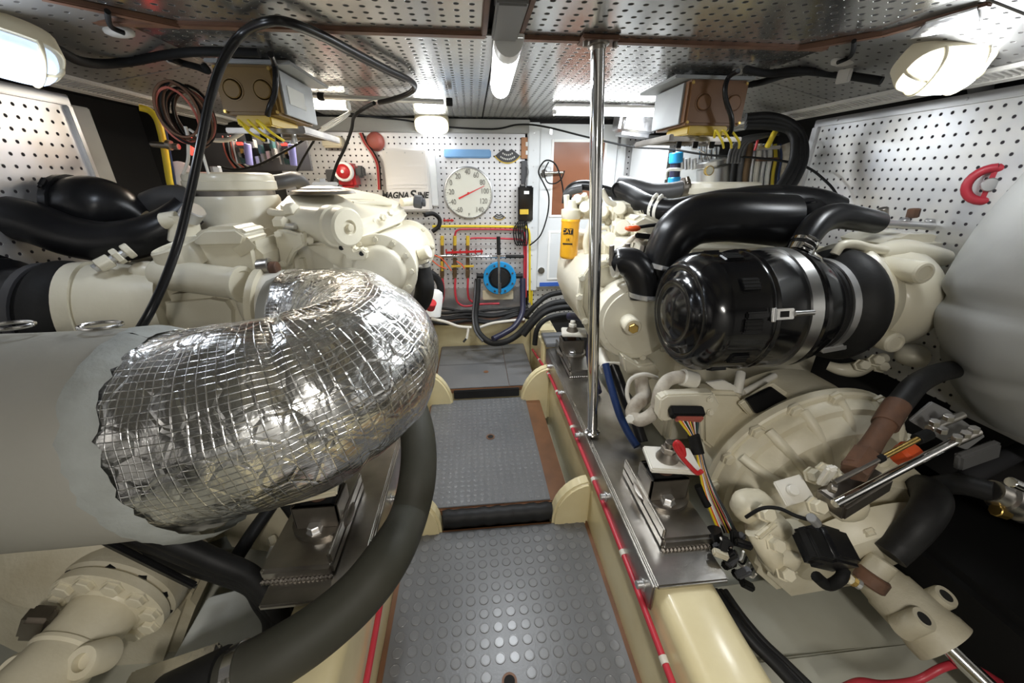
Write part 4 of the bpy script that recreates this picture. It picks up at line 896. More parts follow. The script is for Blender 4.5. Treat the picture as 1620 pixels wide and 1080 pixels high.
# oil filler canister on its bracket
a, b = P(474, 352, 1.10), P(553, 360, .985)
L = (b - a).length; cn_ = lathe('canister', a, b, [(0, .035), (.004, .042), (L * .64, .042), (L * .66, .050), (L * .78, .050), (L * .80, .046), (L * .97, .046), (L, .041), (L + .001, .018), (L - .004, .016)], 'cream', eg, 36)
cyl('canister_cap', b - (b - a).normalized() * .003, b + (b - a).normalized() * .006, .009, 'gear_cream', cn_, 12)
tubepx('fuel_line', [(428, 335, 1.10), (440, 338, 1.08), (455, 338, 1.07), (462, 332, 1.06)], .010, 'cream', eg); cyl('union', P(455, 333, 1.07), P(468, 331, 1.06), .017, 'cream', eg, 6); cyl('union', P(437, 352, 1.05), P(452, 352, 1.04), .015, 'cream', eg, 6); cyl('sensor', P(450, 358, 1.045), P(468, 358, 1.03), .008, 'galv', eg, 10)
prismpx('web_bracket', [(432, 365), (446, 362), (480, 372), (462, 402), (452, 425), (442, 424)], 1.02, .035, 'cream', eg, bevel=.006)
prismpx('web_bracket', [(466, 372), (478, 366), (482, 388), (460, 402)], .99, .03, 'cream', eg, bevel=.005)
prismpx('side_plate', [(478, 386), (520, 384), (560, 390), (600, 395), (566, 440), (520, 415)], 1.06, .05, 'cream', eg, bevel=.006)
for p in ((440, 371), (447, 418), (490, 380)): bolt(eg, P(*p, 1.015), (.2, -1, .2), .008, 'cream')
# heat exchanger drum, lying fore and aft
c0 = P(603, 428, 1.06); c1 = c0 + V((.012, .46, -.005)); hx = (c1 - c0).normalized()
lathe('heat_exchanger', c0, c1, [(.0, .085), (.012, .092), (.04, .092), (.045, .085), (.40, .085), (.405, .098), (.43, .098), (.435, .07)], 'cream', eg, 48)
ef = lathe('end_flange', c0 - hx * .016, c1, [(0, .092), (.003, .098), (.018, .098), (.020, .09)], 'cream', eg, 48)
lathe('end_cover', c0 - hx * .034, c1, [(0, 0), (0, .058), (.006, .068), (.019, .072)], 'cream', eg, 48, 50)
ring_bolts(ef, c0 - hx * .016, -hx, .085, 12, .0075, 'cream')
lu = prismpx('lug', [(535, 388), (544, 383), (556, 388), (560, 396), (572, 392), (580, 398), (578, 412), (552, 412), (545, 402), (536, 400)], 1.00, .035, 'cream', eg, bevel=.004)
for p in ((540, 392), (572, 401)): cyl('lug_hole', P(*p, .999), P(*p, 1.003), .006, 'cavity', lu, 14, 0)
ring_bolts(ef, c0 + hx * .40, -hx, .092, 8, .006, 'cream', .2)
a = P(655, 318, 1.45); cyl('drain_pipe', P(635, 320, 1.42), a, .014, 'cream', eg, 14); cyl('drain_knob', a, P(668, 320, 1.45), .022, 'dark_grey', eg, 10); cyl('drain_knob', P(668, 320, 1.45), P(673, 320, 1.45), .014, 'dark_grey', eg, 8)
tubepx('outlet_elbow', [(640, 392, 1.22), (655, 398, 1.20), (662, 408, 1.20), (664, 418, 1.20)], .028, 'cream', eg); cyl('outlet_plug', P(664, 402, 1.18), P(679, 398, 1.17), .02, 'cream', eg, 16)
clamp('hose_clamp', P(664, 418, 1.20), V((0, 0, 1)), .031, 'galv', eg)
tubepx('outlet_hose', [(664, 416, 1.20), (669, 436, 1.20), (672, 455, 1.20), (666, 478, 1.22), (650, 492, 1.24)], .030, 'black_rubber', eg)
# ---- turbocharger
tbx = lambda p, y: P(p[0], p[1], y)
prismpx('turbine_housing', [(232, 452), (242, 415), (262, 384), (300, 372), (386, 373), (408, 392), (415, 430), (418, 530), (300, 560), (236, 540)], .93, .17, 'cream', eg, bevel=.018, seg=4)
prismpx('turbine_pad', [(300, 376), (318, 360), (372, 358), (392, 372), (386, 392), (306, 394)], .915, .10, 'cream', eg, bevel=.010)
a, b = P(250, 432, .915), P(386, 450, .868); L = (b - a).length; lathe('oil_boss', a, b, [(0, .028), (.01, .034), (L - .012, .034), (L - .008, .040), (L, .040), (L, .030), (L - .004, .028), (L - .004, 0)], 'cream', eg, 32)
a = P(284, 400, .93); lathe('inlet_collar', a, a + V((-.25, -.2, 1)), [(-.03, .050), (.0, .050), (.01, .046), (.016, .046), (.020, .042), (.012, .036)], 'cream', eg, 36)
prismpx('lower_volute', [(250, 470), (330, 462), (362, 468), (378, 490), (378, 540), (250, 540)], .885, .10, 'cream', eg, bevel=.016, seg=4)
blob('corner_boss', P(236, 440, .92), (.06, .06, .075), 'cream', eg); blob('corner_boss', P(398, 480, .90), (.05, .06, .10), 'cream', eg)
M_ = P(387, 392, .912); obox('name_plate', M_, (.045, .002, .022), (1, 0, .55), 'gear_cream', eg, .0005, up=(-.3, -.3, 1))
a = P(412, 492, .90) + V((.03, 0, 0)); lathe('outlet_flange', a + V((-.012, 0, 0)), a + V((1, 0, 0)), [(0, .098), (.004, .105), (.018, .105), (.020, .098)], 'gear_cream', eg, 48); lathe('flange_gasket', a + V((.008, 0, 0)), a + V((1, 0, 0)), [(0, .094), (.03, .094)], 'white_paint', eg, 40)
cyl('drain_plug', P(411, 424, .90), P(430, 421, .90), .020, 'steel_plate', eg, 20); cyl('drain_plug', P(428, 424, .895), P(440, 424, .895), .015, 'rust', eg, 12)
# compressor inlet
a, b = P(245, 490, .93), P(152, 498, .90); L = (b - a).length; ax_ = (b - a).normalized()
lathe('compressor_cover', a, b, [(-.04, .10), (0, .102), (L * .55, .112), (L * .8, .112), (L * .82, .106), (L + .02, .106)], 'cream', eg, 48)
lathe('inlet_band', a + ax_ * (L * .84), b, [(0, .112), (0, .117), (.026, .117), (.026, .112)], 'cream', eg, 48)
tb = P(148, 425, .86); te = P(203, 397, .90); cyl('band_bolt', tb, te, .008, 'galv', eg, 10); cyl('band_nut', tb + (te - tb) * .12, tb + (te - tb) * .5, .014, 'cream', eg, 12); cyl('band_nut', tb + (te - tb) * .6, tb + (te - tb) * .78, .017, 'cream', eg, 6); cyl('band_nut', tb + (te - tb) * .9, tb + (te - tb) * 1.1, .016, 'cream', eg, 12)
# wye fitting
tubepx('wye_fitting', [(296, 380, 1.0), (292, 360, 1.0), (286, 340, 1.0)], [.036, .030, .034], 'cream', eg); cyl('wye_wing', P(257, 350, .98), P(282, 346, .985), .018, 'cream', eg, 14); cyl('wye_arm', P(298, 345, .99), P(310, 330, .985), .022, 'galv', eg, 14)
# ---- black charge-air plumbing
tag(tubepx('charge_pipe', [(-60, 345, .98), (-10, 342, .98), (50, 352, .98), (110, 373, .985), (170, 383, .99), (225, 375, 1.0), (265, 358, 1.02), (300, 332, 1.05)], [.050, .048, .046, .046, .046, .044, .040, .036], 'black_smooth', None, n=10, seg=28), 'fat black charge-air pipe snaking across the left engine', 'pipe')
mn = thing('intake_manifold', 'black lumpy intake manifold casting against the left perforated panel', 'manifold', P(150, 360, 1.10))
tubepx('manifold_body', [(35, 325, 1.10), (75, 318, 1.10), (120, 325, 1.10), (180, 335, 1.11), (236, 352, 1.12)], [.03, .045, .065, .068, .02], 'black_smooth', mn, seg=24)
tubepx('manifold_dome', [(118, 335, 1.08), (150, 328, 1.08), (185, 333, 1.09), (225, 350, 1.10)], [.066, .072, .062, .03], 'black_smooth', mn, seg=24); clamp('manifold_band', P(118, 328, 1.08), P(200, 332, 1.08) - P(118, 328, 1.08), .071, 'black_smooth', mn, .015)
tag(tubepx('grey_hose', [(236, 322, 1.14), (262, 312, 1.14), (290, 312, 1.14), (308, 322, 1.13)], .028, 'grey_hose', None, seg=20), 'short grey hose behind the wye fitting on the left engine', 'hose')
tag(tubepx('grey_hose', [(425, 290, 1.32), (447, 287, 1.34), (465, 283, 1.37), (477, 289, 1.40), (483, 304, 1.42)], .022, 'grey_hose', None, seg=20), 'grey elbow hose behind the round breather lid', 'hose')
# air filter at the far left
af = thing('air_filter', 'black air filter canister and bellows at the left edge', 'air filter', P(40, 520, .9))
A = P(150, 497, .90); B = P(-80, 500, .87); d = (B - A).normalized()
lathe('rubber_boot', A - d * .01, B, [(0, .108), (.03, .112), (.04, .118), (.055, .118), (.065, .108), (.085, .104)], 'black_rubber', af, 40)
lathe('boot_band', A + d * .062, B, [(0, .109), (.0, .113), (.014, .113), (.014, .108)], 'dark_grey', af, 40)
lathe('canister_neck', A + d * .075, B, [(0, .100), (.05, .102), (.062, .120), (.075, .122)], 'black_smooth', af, 40)
lathe('canister', A + d * .145, B, [(0, .12), (.008, .136), (.02, .142), (.26, .142)], 'black_gloss', af, 48)
# ================================================================== LEFT EXHAUST: lagging and foil-wrapped elbow
def fwr(p, th, L, t):
    a = noise.noise(V((p.x * 9, p.y * 9, p.z * 9))) * .006; b = noise.noise(V((p.x * 26, p.y * 26 + 3, p.z * 26))) * .0028
    c = -abs(noise.noise(V((p.x * 16 + 9, p.y * 16, p.z * 13)))) * .006
    crease = -.005 * math.exp(-((t - .33 + .03 * math.sin(th * 2)) / .012) ** 2)
    return a + b + c + crease
cl = [(-.475, .545, .592, .152), (-.42, .545, .596, .151), (-.36, .548, .603, .149), (-.295, .566, .613, .147), (-.245, .605, .624, .144), (-.218, .660, .634, .141), (-.222, .728, .642, .137), (-.255, .797, .647, .131), (-.310, .850, .650, .123), (-.370, .873, .652, .117), (-.425, .878, .654, .112)]
q = cat(cl, 12)
fe = thing('foil_elbow', 'crinkled silver foil wrapped exhaust elbow with scrim grid', 'exhaust elbow', (-.4, .7, .5))
bm = bmesh.new(); sweep(bm, [v[:3] for v in q], [v[3] for v in q], 112, True, True, fwr); obj('foil_wrap', bm, 'foil', fe, ang=180)
q2 = [(-.415, .878, .654, .104), (-.435, .880, .655, .102), (-.452, .881, .656, .098)]
bm = bmesh.new(); sweep(bm, [v[:3] for v in q2], [v[3] for v in q2], 40); obj('flange_wrap', bm, 'lagging', fe)
# ragged silver seam lying over the join
def seamr(p, th, L, t): return noise.noise(V((p.x * 30, p.y * 30, p.z * 30))) * .005
lg = thing('exhaust_lagging', 'grey cloth lagging sleeve running off the left edge', 'lagging', (-.9, .545, .42))
def lagr(p, th, L, t): return noise.noise(V((p.x * 5, p.y * 5, p.z * 5))) * .0035 - .003 * max(0, math.cos(th - .55)) ** 60
cl2 = [(-1.35, .53, .585, .165), (-1.1, .538, .585, .162), (-.85, .543, .587, .161), (-.65, .545, .589, .159), (-.53, .545, .592, .158), (-.475, .545, .593, .157), (-.455, .545, .594, .153)]
bm = bmesh.new(); qq = cat(cl2, 10); rg = sweep(bm, [v[:3] for v in qq], [v[3] for v in qq], 96, True, False, lagr)
for i, r in enumerate(rg[-16:]):
    for k, v in enumerate(r):
        th = 2 * math.pi * k / 96; wv = .05 * max(0, -math.cos(th)) - .03 * max(0, math.cos(th)) + .012 * noise.noise(V((math.cos(th) * 3, math.sin(th) * 3, 4))) + .006 * noise.noise(V((math.cos(th) * 9, math.sin(th) * 9, 1)))
        v.co.x += wv * (i / 15)
        fr = max(0, (i - 9) / 6.); v.co += V((0, .5, .5)) * .006 * fr * noise.noise(V((th * 9, i * .8, 0)))
obj('sleeve', bm, 'lagging', lg, ang=180)
# stitched seam along the sleeve, buckles on top, frayed cut edge
bm = bmesh.new()
for k in range(60):
    x = -1.1 + k * .0088; bx(bm, (x, .545 - .150, .590 + .062), (x + .005, .545 - .148, .590 + .0645), 0)
st_ = obj('stitching', bm, 'lagging_light', lg, smooth=False); st_['kind'] = 'stuff'
tube('sleeve_hem', [(x, .545 - .1605 * math.cos(.30), .590 + .163 * math.sin(.30) + .003 * math.sin(x * 40)) for x in [-1.15 + .05 * k for k in range(12)]], .0035, 'lagging', lg, n=4)
for px in (18, 160):
    q = P(px, 517, .56)
    bm = bmesh.new(); sweep(bm, [q + V((.026 * math.cos(t), .016 * math.sin(t), .002)) for t in [2 * math.pi * j / 20 for j in range(21)]], [.0026] * 21, 8); obj('wire_ring', bm, 'stainless', lg)
bm = bmesh.new()
rr2 = []
for i in range(5):
    ring = []
    for k in range(97):
        th = 2 * math.pi * k / 96
        wv = .05 * max(0, -math.cos(th)) - .03 * max(0, math.cos(th)) + .012 * noise.noise(V((math.cos(th) * 3, math.sin(th) * 3, 4))) + .006 * noise.noise(V((math.cos(th) * 9, math.sin(th) * 9, 1)))
        r = .1640 - .0012 * i * i * .5 + .003 * noise.noise(V((th * 12, i, 0)))
        ring.append(bm.verts.new((-.468 + .0085 * i + wv + .006 * noise.noise(V((th * 14, 3, i))), .545 - r * math.sin(th) * 1., .590 + r * math.cos(th))))
    rr2.append(ring)
for a, b in zip(rr2, rr2[1:]):
    for k in range(96): bm.faces.new((a[k], a[k + 1], b[k + 1], b[k]))
obj('frayed_edge', bm, 'lagging_cut', lg, ang=180)
# ================================================================== RIGHT ENGINE
er = thing('marine_engine', 'cream painted marine diesel engine right of the aisle', 'engine', (.80, 1.3, .2))
box('engine_block', (.62, 1.0, .12), (1.10, 1.80, .68), 'cream', er, .02, 3)
box('cylinder_head', (.60, 1.02, .66), (1.05, 1.72, .77), 'cream', er, .02, 3)
# inboard side: rocker side cover, timing flange with brass plug
prismpx('side_casting', [(920, 486), (924, 446), (940, 424), (985, 412), (1020, 436), (1005, 500), (975, 560), (955, 552), (935, 528)], 1.10, .38, 'cream', er, bevel=.006, seg=2)
for k in range(4): a = P(942 + 8 * k, 470 + 20 * k, 1.12); obox('casting_rib', a + V((-.01, .14, .0)), (.018, .30, .020), (1, 0, -.6), 'cream', er, .005)
prismpx('side_rib', [(938, 470), (960, 455), (1004, 492), (984, 560), (966, 545), (970, 510)], 1.06, .05, 'cream', er, bevel=.008)
prismpx('casting_flange', [(913, 488), (917, 444), (936, 416), (988, 405), (990, 412), (942, 424), (925, 448), (922, 486), (938, 528), (932, 532)], 1.085, .02, 'cream', er, bevel=.003)
for p in ((917, 470), (921, 440), (938, 420), (965, 411), (926, 508)): bolt(er, P(*p, 1.08), (-.2, -1, .1), .010, 'cream')
a = P(1012, 512, .99); ecv = lathe('end_cover', a + V((0, .10, 0)), a + V((-.10, -.9, .05)), [(0, .112), (.02, .118), (.09, .118), (.10, .112), (.102, .098), (.106, .096), (.108, 0)], 'cream', er, 48)
ring_bolts(ecv, a + V((.006, .0, 0)), (-.1, -.9, .05), .106, 10, .0085, 'cream', .3)
q = P(1002, 518, .94); cyl('plug_boss', q + V((.004, .06, 0)), q, .024, 'cream', er, 24); cyl('brass_plug', q, q + V((-.004, -.012, 0)), .014, 'brass', er, 6)
prismpx('foot_bracket', [(985, 562), (1012, 578), (1036, 574), (1046, 592), (1022, 606), (990, 590)], .95, .05, 'cream', er, bevel=.006)
# water pump elbows at the front end
tubepx('coolant_elbow', [(902, 392, 1.45), (914, 380, 1.44), (930, 384, 1.42), (950, 402, 1.40), (975, 420, 1.36)], [.036, .040, .040, .036, .034], 'cream', er, seg=20)
tubepx('coolant_down', [(906, 386, 1.45), (900, 400, 1.45), (900, 414, 1.45)], .034, 'cream', er, seg=18); clamp('hose_clamp', P(901, 414, 1.45), V((0, 0, 1)), .036, 'galv', er)
tubepx('suction_hose', [(901, 412, 1.45), (902, 430, 1.45), (906, 446, 1.46), (920, 458, 1.48)], .034, 'black_rubber', er, seg=18)
tubepx('pump_pipe', [(918, 470, 1.40), (904, 462, 1.40), (900, 450, 1.41), (908, 442, 1.42)], .006, 'cream', er)
prismpx('pump_plate', [(916, 400), (934, 396), (930, 470), (914, 485), (906, 476)], 1.34, .03, 'white_paint', er, bevel=.005)
for k, pts in enumerate((((905, 330), (912, 320), (926, 318), (938, 330), (948, 350)), ((950, 330), (958, 345), (972, 355), (976, 372), (966, 400)), ((938, 345), (930, 365), (926, 385), (928, 400)), ((945, 362), (962, 362), (958, 388), (945, 396)), ((952, 300), (962, 318), (975, 326), (985, 345)))):
    tubepx('fuel_line', [(x, y, 1.36 - .03 * k) for x, y in pts], .0075 + .001 * (k % 3), 'cream', er)
for px, py, y, s in ((930, 333, 1.36, .05), (918, 320, 1.38, .04), (958, 340, 1.32, .05), (985, 335, 1.28, .055), (1005, 398, 1.14, .08), (970, 385, 1.25, .06), (990, 365, 1.22, .06)):
    a_ = V((random.uniform(-.4, .4), 1, random.uniform(-.3, .3))); obox('pump_casting', P(px, py, y), (s * 1.1, s * 1.5, s * 1.1), a_, 'cream', er, .009, 3); cyl('pump_cap', P(px, py, y), P(px - 5, py - 6, y - .055), s * .38, 'cream', er, 14)
for px, py, y in ((925, 313, 1.36), (940, 325, 1.34), (962, 352, 1.30), (982, 340, 1.26), (948, 318, 1.35)): bolt(er, P(px, py, y), (-.3, -.6, .6), .011, 'cream', h=1.4)
prismpx('injector_cover', [(1000, 350), (1020, 338), (1050, 350), (1075, 372), (1052, 400), (1020, 420), (1004, 400)], 1.14, .16, 'cream', er, bevel=.012)
prismpx('filter_base', [(1010, 330), (1040, 318), (1090, 326), (1090, 350), (1015, 346)], 1.2, .12, 'cream', er, bevel=.01)
for k in range(4):
    a = P(1000 + 12 * k, 386 + 9 * k, 1.10); tube('cooling_rib', [a + V((-.04, 0, -.02)), a + V((0, .0, .015)), a + V((.05, .03, .02))], .010, 'cream', er, n=4)
cyl('stud', P(993, 385, 1.06), P(992, 402, 1.06), .008, 'steel_dark', er, 8); cyl('stud', P(1018, 388, 1.05), P(1014, 404, 1.05), .008, 'steel_dark', er, 8)
# round breather lid
q = P(1140, 312, 1.22)
lathe('breather_lid', (q.x, q.y, q.z + .045), (q.x, q.y, 0), [(0, 0), (0, .098), (.004, .104), (.016, .106), (.018, .110), (.034, .110), (.038, .102), (.09, .105)], 'cream', er, 48, 30)
# turbocharger behind the air filter
A = V((.90, .85, .67)); B = V((1.3, .85, .67))
lathe('compressor_cover', A, B, [(0, .09), (.0, .135), (.010, .140), (.02, .138), (.03, .118), (.045, .115), (.048, .122), (.07, .118), (.09, .105)], 'cream', er, 56)
lathe('turbine_housing', A + V((.07, 0, 0)), B, [(0, .10), (.02, .12), (.06, .13), (.10, .125), (.13, .10), (.16, .085)], 'cream', er, 48, 60)
prismpx('turbo_body', [(1395, 392), (1440, 372), (1500, 372), (1540, 385), (1540, 450), (1500, 545), (1465, 575), (1425, 570), (1440, 470)], .88, .16, 'cream', er, bevel=.02, seg=4)
for px, py in ((1465, 437), (1419, 547)):
    q = P(px, py, .72); lathe('boss', q + V((0, .10, 0)), q + V((-.03, -.3, .03)), [(0, .026), (.09, .024), (.098, .024), (.102, .021), (.103, .016), (.100, .014), (.100, 0)], 'cream', er, 28)
blob('volute_foot', P(1450, 562, .83), (.10, .07, .06), 'cream', er, amp=.05)
tubepx('turbo_top_rib', [(1385, 400, .84), (1420, 398, .84), (1460, 405, .84), (1495, 408, .84)], [.02, .03, .03, .02], 'cream', er)
tubepx('oil_feed', [(1320, 402, .80), (1332, 388, .80), (1352, 386, .80), (1375, 392, .81), (1400, 396, .82)], .010, 'cream', er)
for k, (px, py) in enumerate(((1397, 335), (1443, 336), (1472, 352), (1500, 348), (1430, 352))):
    cyl('top_fitting', P(px, py + 8, .93), P(px + (4 if k % 2 else 0), py - 6, .93), .011 + .002 * (k % 2), ['steel_dark', 'rust', 'galv', 'cream', 'galv'][k], er, 8)
cyl('top_rod', P(1385, 353, .92), P(1480, 358, .92), .010, 'galv', er, 12); blob('top_cap', P(1505, 355, .94), (.10, .07, .045), 'cream', er)
tubepx('lower_fitting', [(1310, 578, .82), (1330, 584, .80), (1355, 584, .79), (1378, 574, .79), (1398, 566, .80)], [.012, .016, .020, .016, .014], 'cream', er)
for px, py in ((1362, 578), (1384, 570), (1392, 580)): bolt(er, P(px, py, .77), (-.3, -.8, .5), .013, 'cream', h=1.3)
# ---- spin-on filter
fl = thing('spin_on_filter', 'yellow spin-on filter with black lettering on the right engine', 'filter', P(900, 412, 1.34))
a, b = P(899, 408, 1.34), P(903, 346, 1.34)
L = (b - a).length; lathe('canister', a, b, [(0, .024), (.004, .029), (.01, .031), (L - .012, .031), (L - .006, .033), (L, .031)], 'filter_yellow', fl, 32)
lathe('filter_head', b, b + (b - a), [(0, .030), (.01, .034), (.03, .034), (.035, .02), (.06, .018)], 'cream', fl, 24)
up_ = (b - a).normalized(); cn = V((-.42, -.9, 0)).normalized()
def on_can(h, s, size, m='ink', sq=1.):
    c = a + up_ * (L * h); r = V((0, 0, 1)).cross(cn) * -1; r = V((-cn.y, cn.x, 0)) ; text('lettering', s, size, face_M(c + cn * .0316, r, up_), m, fl, .0008, 'CENTER', sq)
fr = V((-cn.y, cn.x, 0)); c = a + up_ * (L * .71); obox('black_band', c + cn * .0297, (.034, .004, .020), fr, 'ink', fl, .001, up=up_)
text('lettering', 'CAT', .019, face_M(c + cn * .0322 - fr * .004, fr, up_), 'filter_yellow', fl, .0008, 'CENTER', .95)
c = a + up_ * (L * .50); text('lettering', '1R', .013, face_M(c + cn * .0316, fr, up_), 'ink', fl, .0008); c = a + up_ * (L * .40); obox('black_band', c + cn * .0297, (.034, .004, .005), fr, 'ink', fl, .0005, up=up_)
cyl('purge_nozzle', P(897, 330, 1.34), P(896, 308, 1.34), .010, 'cream', fl, 12)
# ---- black hoses across the top of the right engine
def rh(label, pts, r, m='black_smooth', **k): return tag(tubepx('hose', pts, r, m, None, seg=20, **k), label, 'hose')
rh('black hose curving over the yellow filter behind the pole', [(896, 322, 1.48), (899, 305, 1.48), (910, 295, 1.47), (930, 293, 1.45), (955, 300, 1.42), (975, 305, 1.40)], .018)
rh('dark grey hose stub capping the filter nozzle', [(895, 310, 1.46), (904, 302, 1.45), (921, 298, 1.44)], .014, 'grey_hose')
rh('grey-black coolant hose nearest the camera atop the right engine', [(978, 302, 1.36), (1000, 312, 1.30), (1025, 325, 1.22), (1060, 332, 1.16), (1100, 326, 1.12), (1150, 318, 1.08), (1230, 314, 1.05)], .033)
rh('dark coolant hose joining the round lid on the right engine', [(982, 290, 1.40), (1000, 294, 1.36), (1030, 302, 1.32), (1060, 302, 1.28), (1084, 298, 1.25)], .026, 'grey_hose')
for p, y, r, lb in (((1041, 327), 1.20, .035, 'pair'), ((1046, 328), 1.19, .035, 'p')): pass
tag(clamp('hose_clamp', P(1036, 328, 1.20), P(1060, 332, 1.16) - P(1025, 325, 1.22), .034, 'white_paint', None, .010), 'white painted clamp on the coolant hose, left of two', 'clamp')
tag(clamp('hose_clamp', P(1044, 330, 1.185), P(1060, 332, 1.16) - P(1025, 325, 1.22), .034, 'white_paint', None, .010), 'white painted clamp on the coolant hose, right of two', 'clamp')
tag(clamp('hose_clamp', P(1082, 298, 1.25), V((1, -.15, 0)), .030, 'steel_dark', None, .018), 'dark clamp where the hose meets the round lid', 'clamp')
tag(tubepx('cable_loop', [(985, 296, 1.34), (975, 290, 1.34), (968, 300, 1.34), (974, 312, 1.33), (984, 306, 1.33)], .003, 'black_matt', None), 'thin black cable loop tied round the coolant hoses', 'cable')
oc = thing('clip_tool', 'orange and black spring clip lying on the right engine', 'clip', P(1015, 372, 1.10)); blob('jaw', P(1001, 361, 1.08), (.045, .03, .018), 'orange', oc, sub=2); tubepx('wire', [(1008, 360, 1.08), (1025, 357, 1.08), (1043, 355, 1.08)], .005, 'black_matt', oc); obox('bar', P(1025, 374, 1.07), (.075, .014, .014), (1, 0, -.12), 'black_matt', oc, .003)
# ---- fat black crossover and manifold
cr = thing('crossover_pipe', 'fat glossy black charge pipe arching above the air filter', 'pipe', P(1150, 400, .98))
tubepx('pipe', [(1046, 420, 1.0), (1054, 396, 1.0), (1072, 368, 1.0), (1102, 349, 1.0), (1145, 344, .99), (1190, 346, .98), (1245, 350, .97)], [.050, .054, .060, .063, .063, .063, .066], 'black_smooth', cr, n=10, seg=32)
clamp('pipe_clamp', P(1045, 420, 1.0), P(1054, 396, 1.0) - P(1044, 425, 1.0), .052, 'galv', cr)
tubepx('rubber_sleeve', [(1044, 420, 1.0), (1040, 436, 1.0), (1040, 450, 1.0)], .046, 'black_rubber', cr, seg=24)
prismpx('flange', [(1226, 318), (1246, 308), (1268, 318), (1276, 350), (1270, 388), (1252, 402), (1232, 390), (1222, 352)], .955, .03, 'black_smooth', cr, bevel=.006)
for px, py in ((1236, 322), (1266, 345), (1252, 388)): bolt(cr, P(px, py, .952), (-.3, -1, .2), .010, 'black_smooth')
mf = thing('black_manifold', 'black cast manifold running behind the crossover pipe', 'manifold', P(1250, 345, 1.06)); tubepx('body', [(1110, 322, 1.12), (1170, 316, 1.10), (1230, 316, 1.08), (1290, 322, 1.05), (1330, 330, 1.03)], [.02, .034, .040, .040, .03], 'black_smooth', mf, seg=24)
prismpx('end_block', [(1262, 318), (1300, 312), (1322, 330), (1312, 372), (1280, 398), (1268, 380)], .99, .07, 'black_gloss', mf, bevel=.012)
ob = thing('breather_hose', 'black breather hose with chrome clamps rising from the air filter', 'hose', P(1262, 408, .82))
tubepx('hose', [(1262, 402, .82), (1276, 376, .84), (1296, 352, .86), (1322, 342, .87), (1352, 345, .87), (1388, 352, .88)], [.024, .028, .030, .030, .028, .026], 'black_smooth', ob, n=10, seg=24)
d_ = P(1276, 376, .84) - P(1258, 408, .82); clamp('hose_clamp', P(1264, 398, .82), d_, .0275, 'chrome', ob, .016); clamp('hose_clamp', P(1270, 386, .83), d_, .0285, 'chrome', ob, .008); cyl('clamp_screw', P(1282, 402, .80), P(1296, 412, .80), .009, 'chrome', ob, 10)
# ---- small elbow left of the air filter
se = thing('elbow_hose', 'black rubber elbow left of the big air filter', 'hose', P(1010, 470, .98)); tubepx('elbow', [(974, 416, 1.02), (984, 413, 1.01), (1000, 418, 1.0), (1012, 432, .99), (1018, 450, .985), (1020, 470, .98)], [.034, .038, .042, .043, .042, .040], 'black_smooth', se, seg=28)
clamp('hose_clamp', P(973, 416, 1.02), V((1, -.1, .05)), .037, 'galv', se); clamp('hose_clamp', P(1020, 466, .98), V((.05, 0, 1)), .042, 'galv', se); cyl('tee_bolt', P(968, 388, 1.0), P(967, 420, 1.0), .007, 'steel_dark', se, 8)
# ================================================================== BIG AIR FILTER
A = V((.452, .795, .667)); B = V((.95, .80, .675)); d = (B - A).normalized()
ai = thing('air_filter', 'big glossy black air filter canister with chrome band', 'air filter', (.62, .80, .52))
lathe('end_cap', A, B, [(-.012, 0), (-.011, .025), (-.006, .045), (.002, .058), (.004, .064), (.000, .070), (.000, .078), (.010, .084), (.016, .096), (.010, .104), (.012, .112), (.022, .120), (.030, .127), (.038, .130), (.046, .135), (.058, .136), (.062, .130)], 'black_gloss', ai, 64, 60)
lathe('canister', A + d * .056, B, [(0, .130), (.004, .132), (.075, .134), (.080, .138), (.088, .139), (.094, .136), (.100, .139), (.106, .135), (.20, .135), (.203, .139), (.210, .139), (.214, .133), (.235, .131), (.275, .110), (.290, .104), (.33, .103)], 'black_gloss', ai, 64, 40)
lathe('chrome_band', A + d * .222, B, [(0, .1365), (0, .1405), (.026, .1405), (.026, .1365)], 'steel_band', ai, 64)
yv = V((0, 1, 0)); e1 = (V((0, 0, 1)) - d * d.z).normalized(); e2 = d.cross(e1)
for k in range(10):
    t = 2 * math.pi * (k + .35) / 10; nn = e1 * math.cos(t) + e2 * math.sin(t); c = A + d * .098 + nn * .1325; tg = d.cross(nn)
    sc_ = obox('intake_scoop', c, (.044, .034, .010), d, 'black_gloss', ai, .004, up=nn); obox('intake_slot', c + nn * .0046 + d * .002, (.036, .026, .003), d, 'cavity', sc_, .001, up=nn)
    for j in range(3): obox('slot_fin', c + nn * .0062 + tg * (-.008 + .008 * j) + d * .002, (.036, .0015, .002), d, 'black_smooth', sc_, 0, up=nn)
for k in range(3):
    t = 2 * math.pi * k / 3 + 1.32; nn = e1 * math.cos(t) + e2 * math.sin(t); tg = d.cross(nn); c = A + d * .16 + nn * .141
    lt = obox('latch_plate', c, (.040, .022, .004), d, 'chrome', ai, .0015, up=nn); obox('latch_window', c + nn * .0022 - d * .002, (.018, .012, .002), d, 'cavity', lt, 0, up=nn); cyl('latch_rod', c + d * .018 + nn * .002, c + d * .062 + nn * .0005, .0055, 'steel_band', lt, 12); cyl('latch_hook', c - d * .026 - tg * .014 + nn * .001, c - d * .026 + tg * .014 + nn * .001, .0055, 'chrome', lt, 12)
    obox('latch_bridge', c - d * .054 - nn * .004, (.05, .014, .008), d, 'black_gloss', ai, .003, up=nn)
hb = thing('rubber_hump', 'thick black rubber sleeve joining air filter to turbocharger', 'hose', (.87, .8, .55))
C_ = A + d * .335
lathe('pale_band', C_ + d * .012, B, [(0, .108), (0, .112), (.016, .112), (.016, .108)], 'galv', hb, 48); obox('band_screw', C_ + d * .02 - e1 * .075 - yv * .085, (.05, .012, .014), (1, -.3, .35), 'galv', hb, .003)
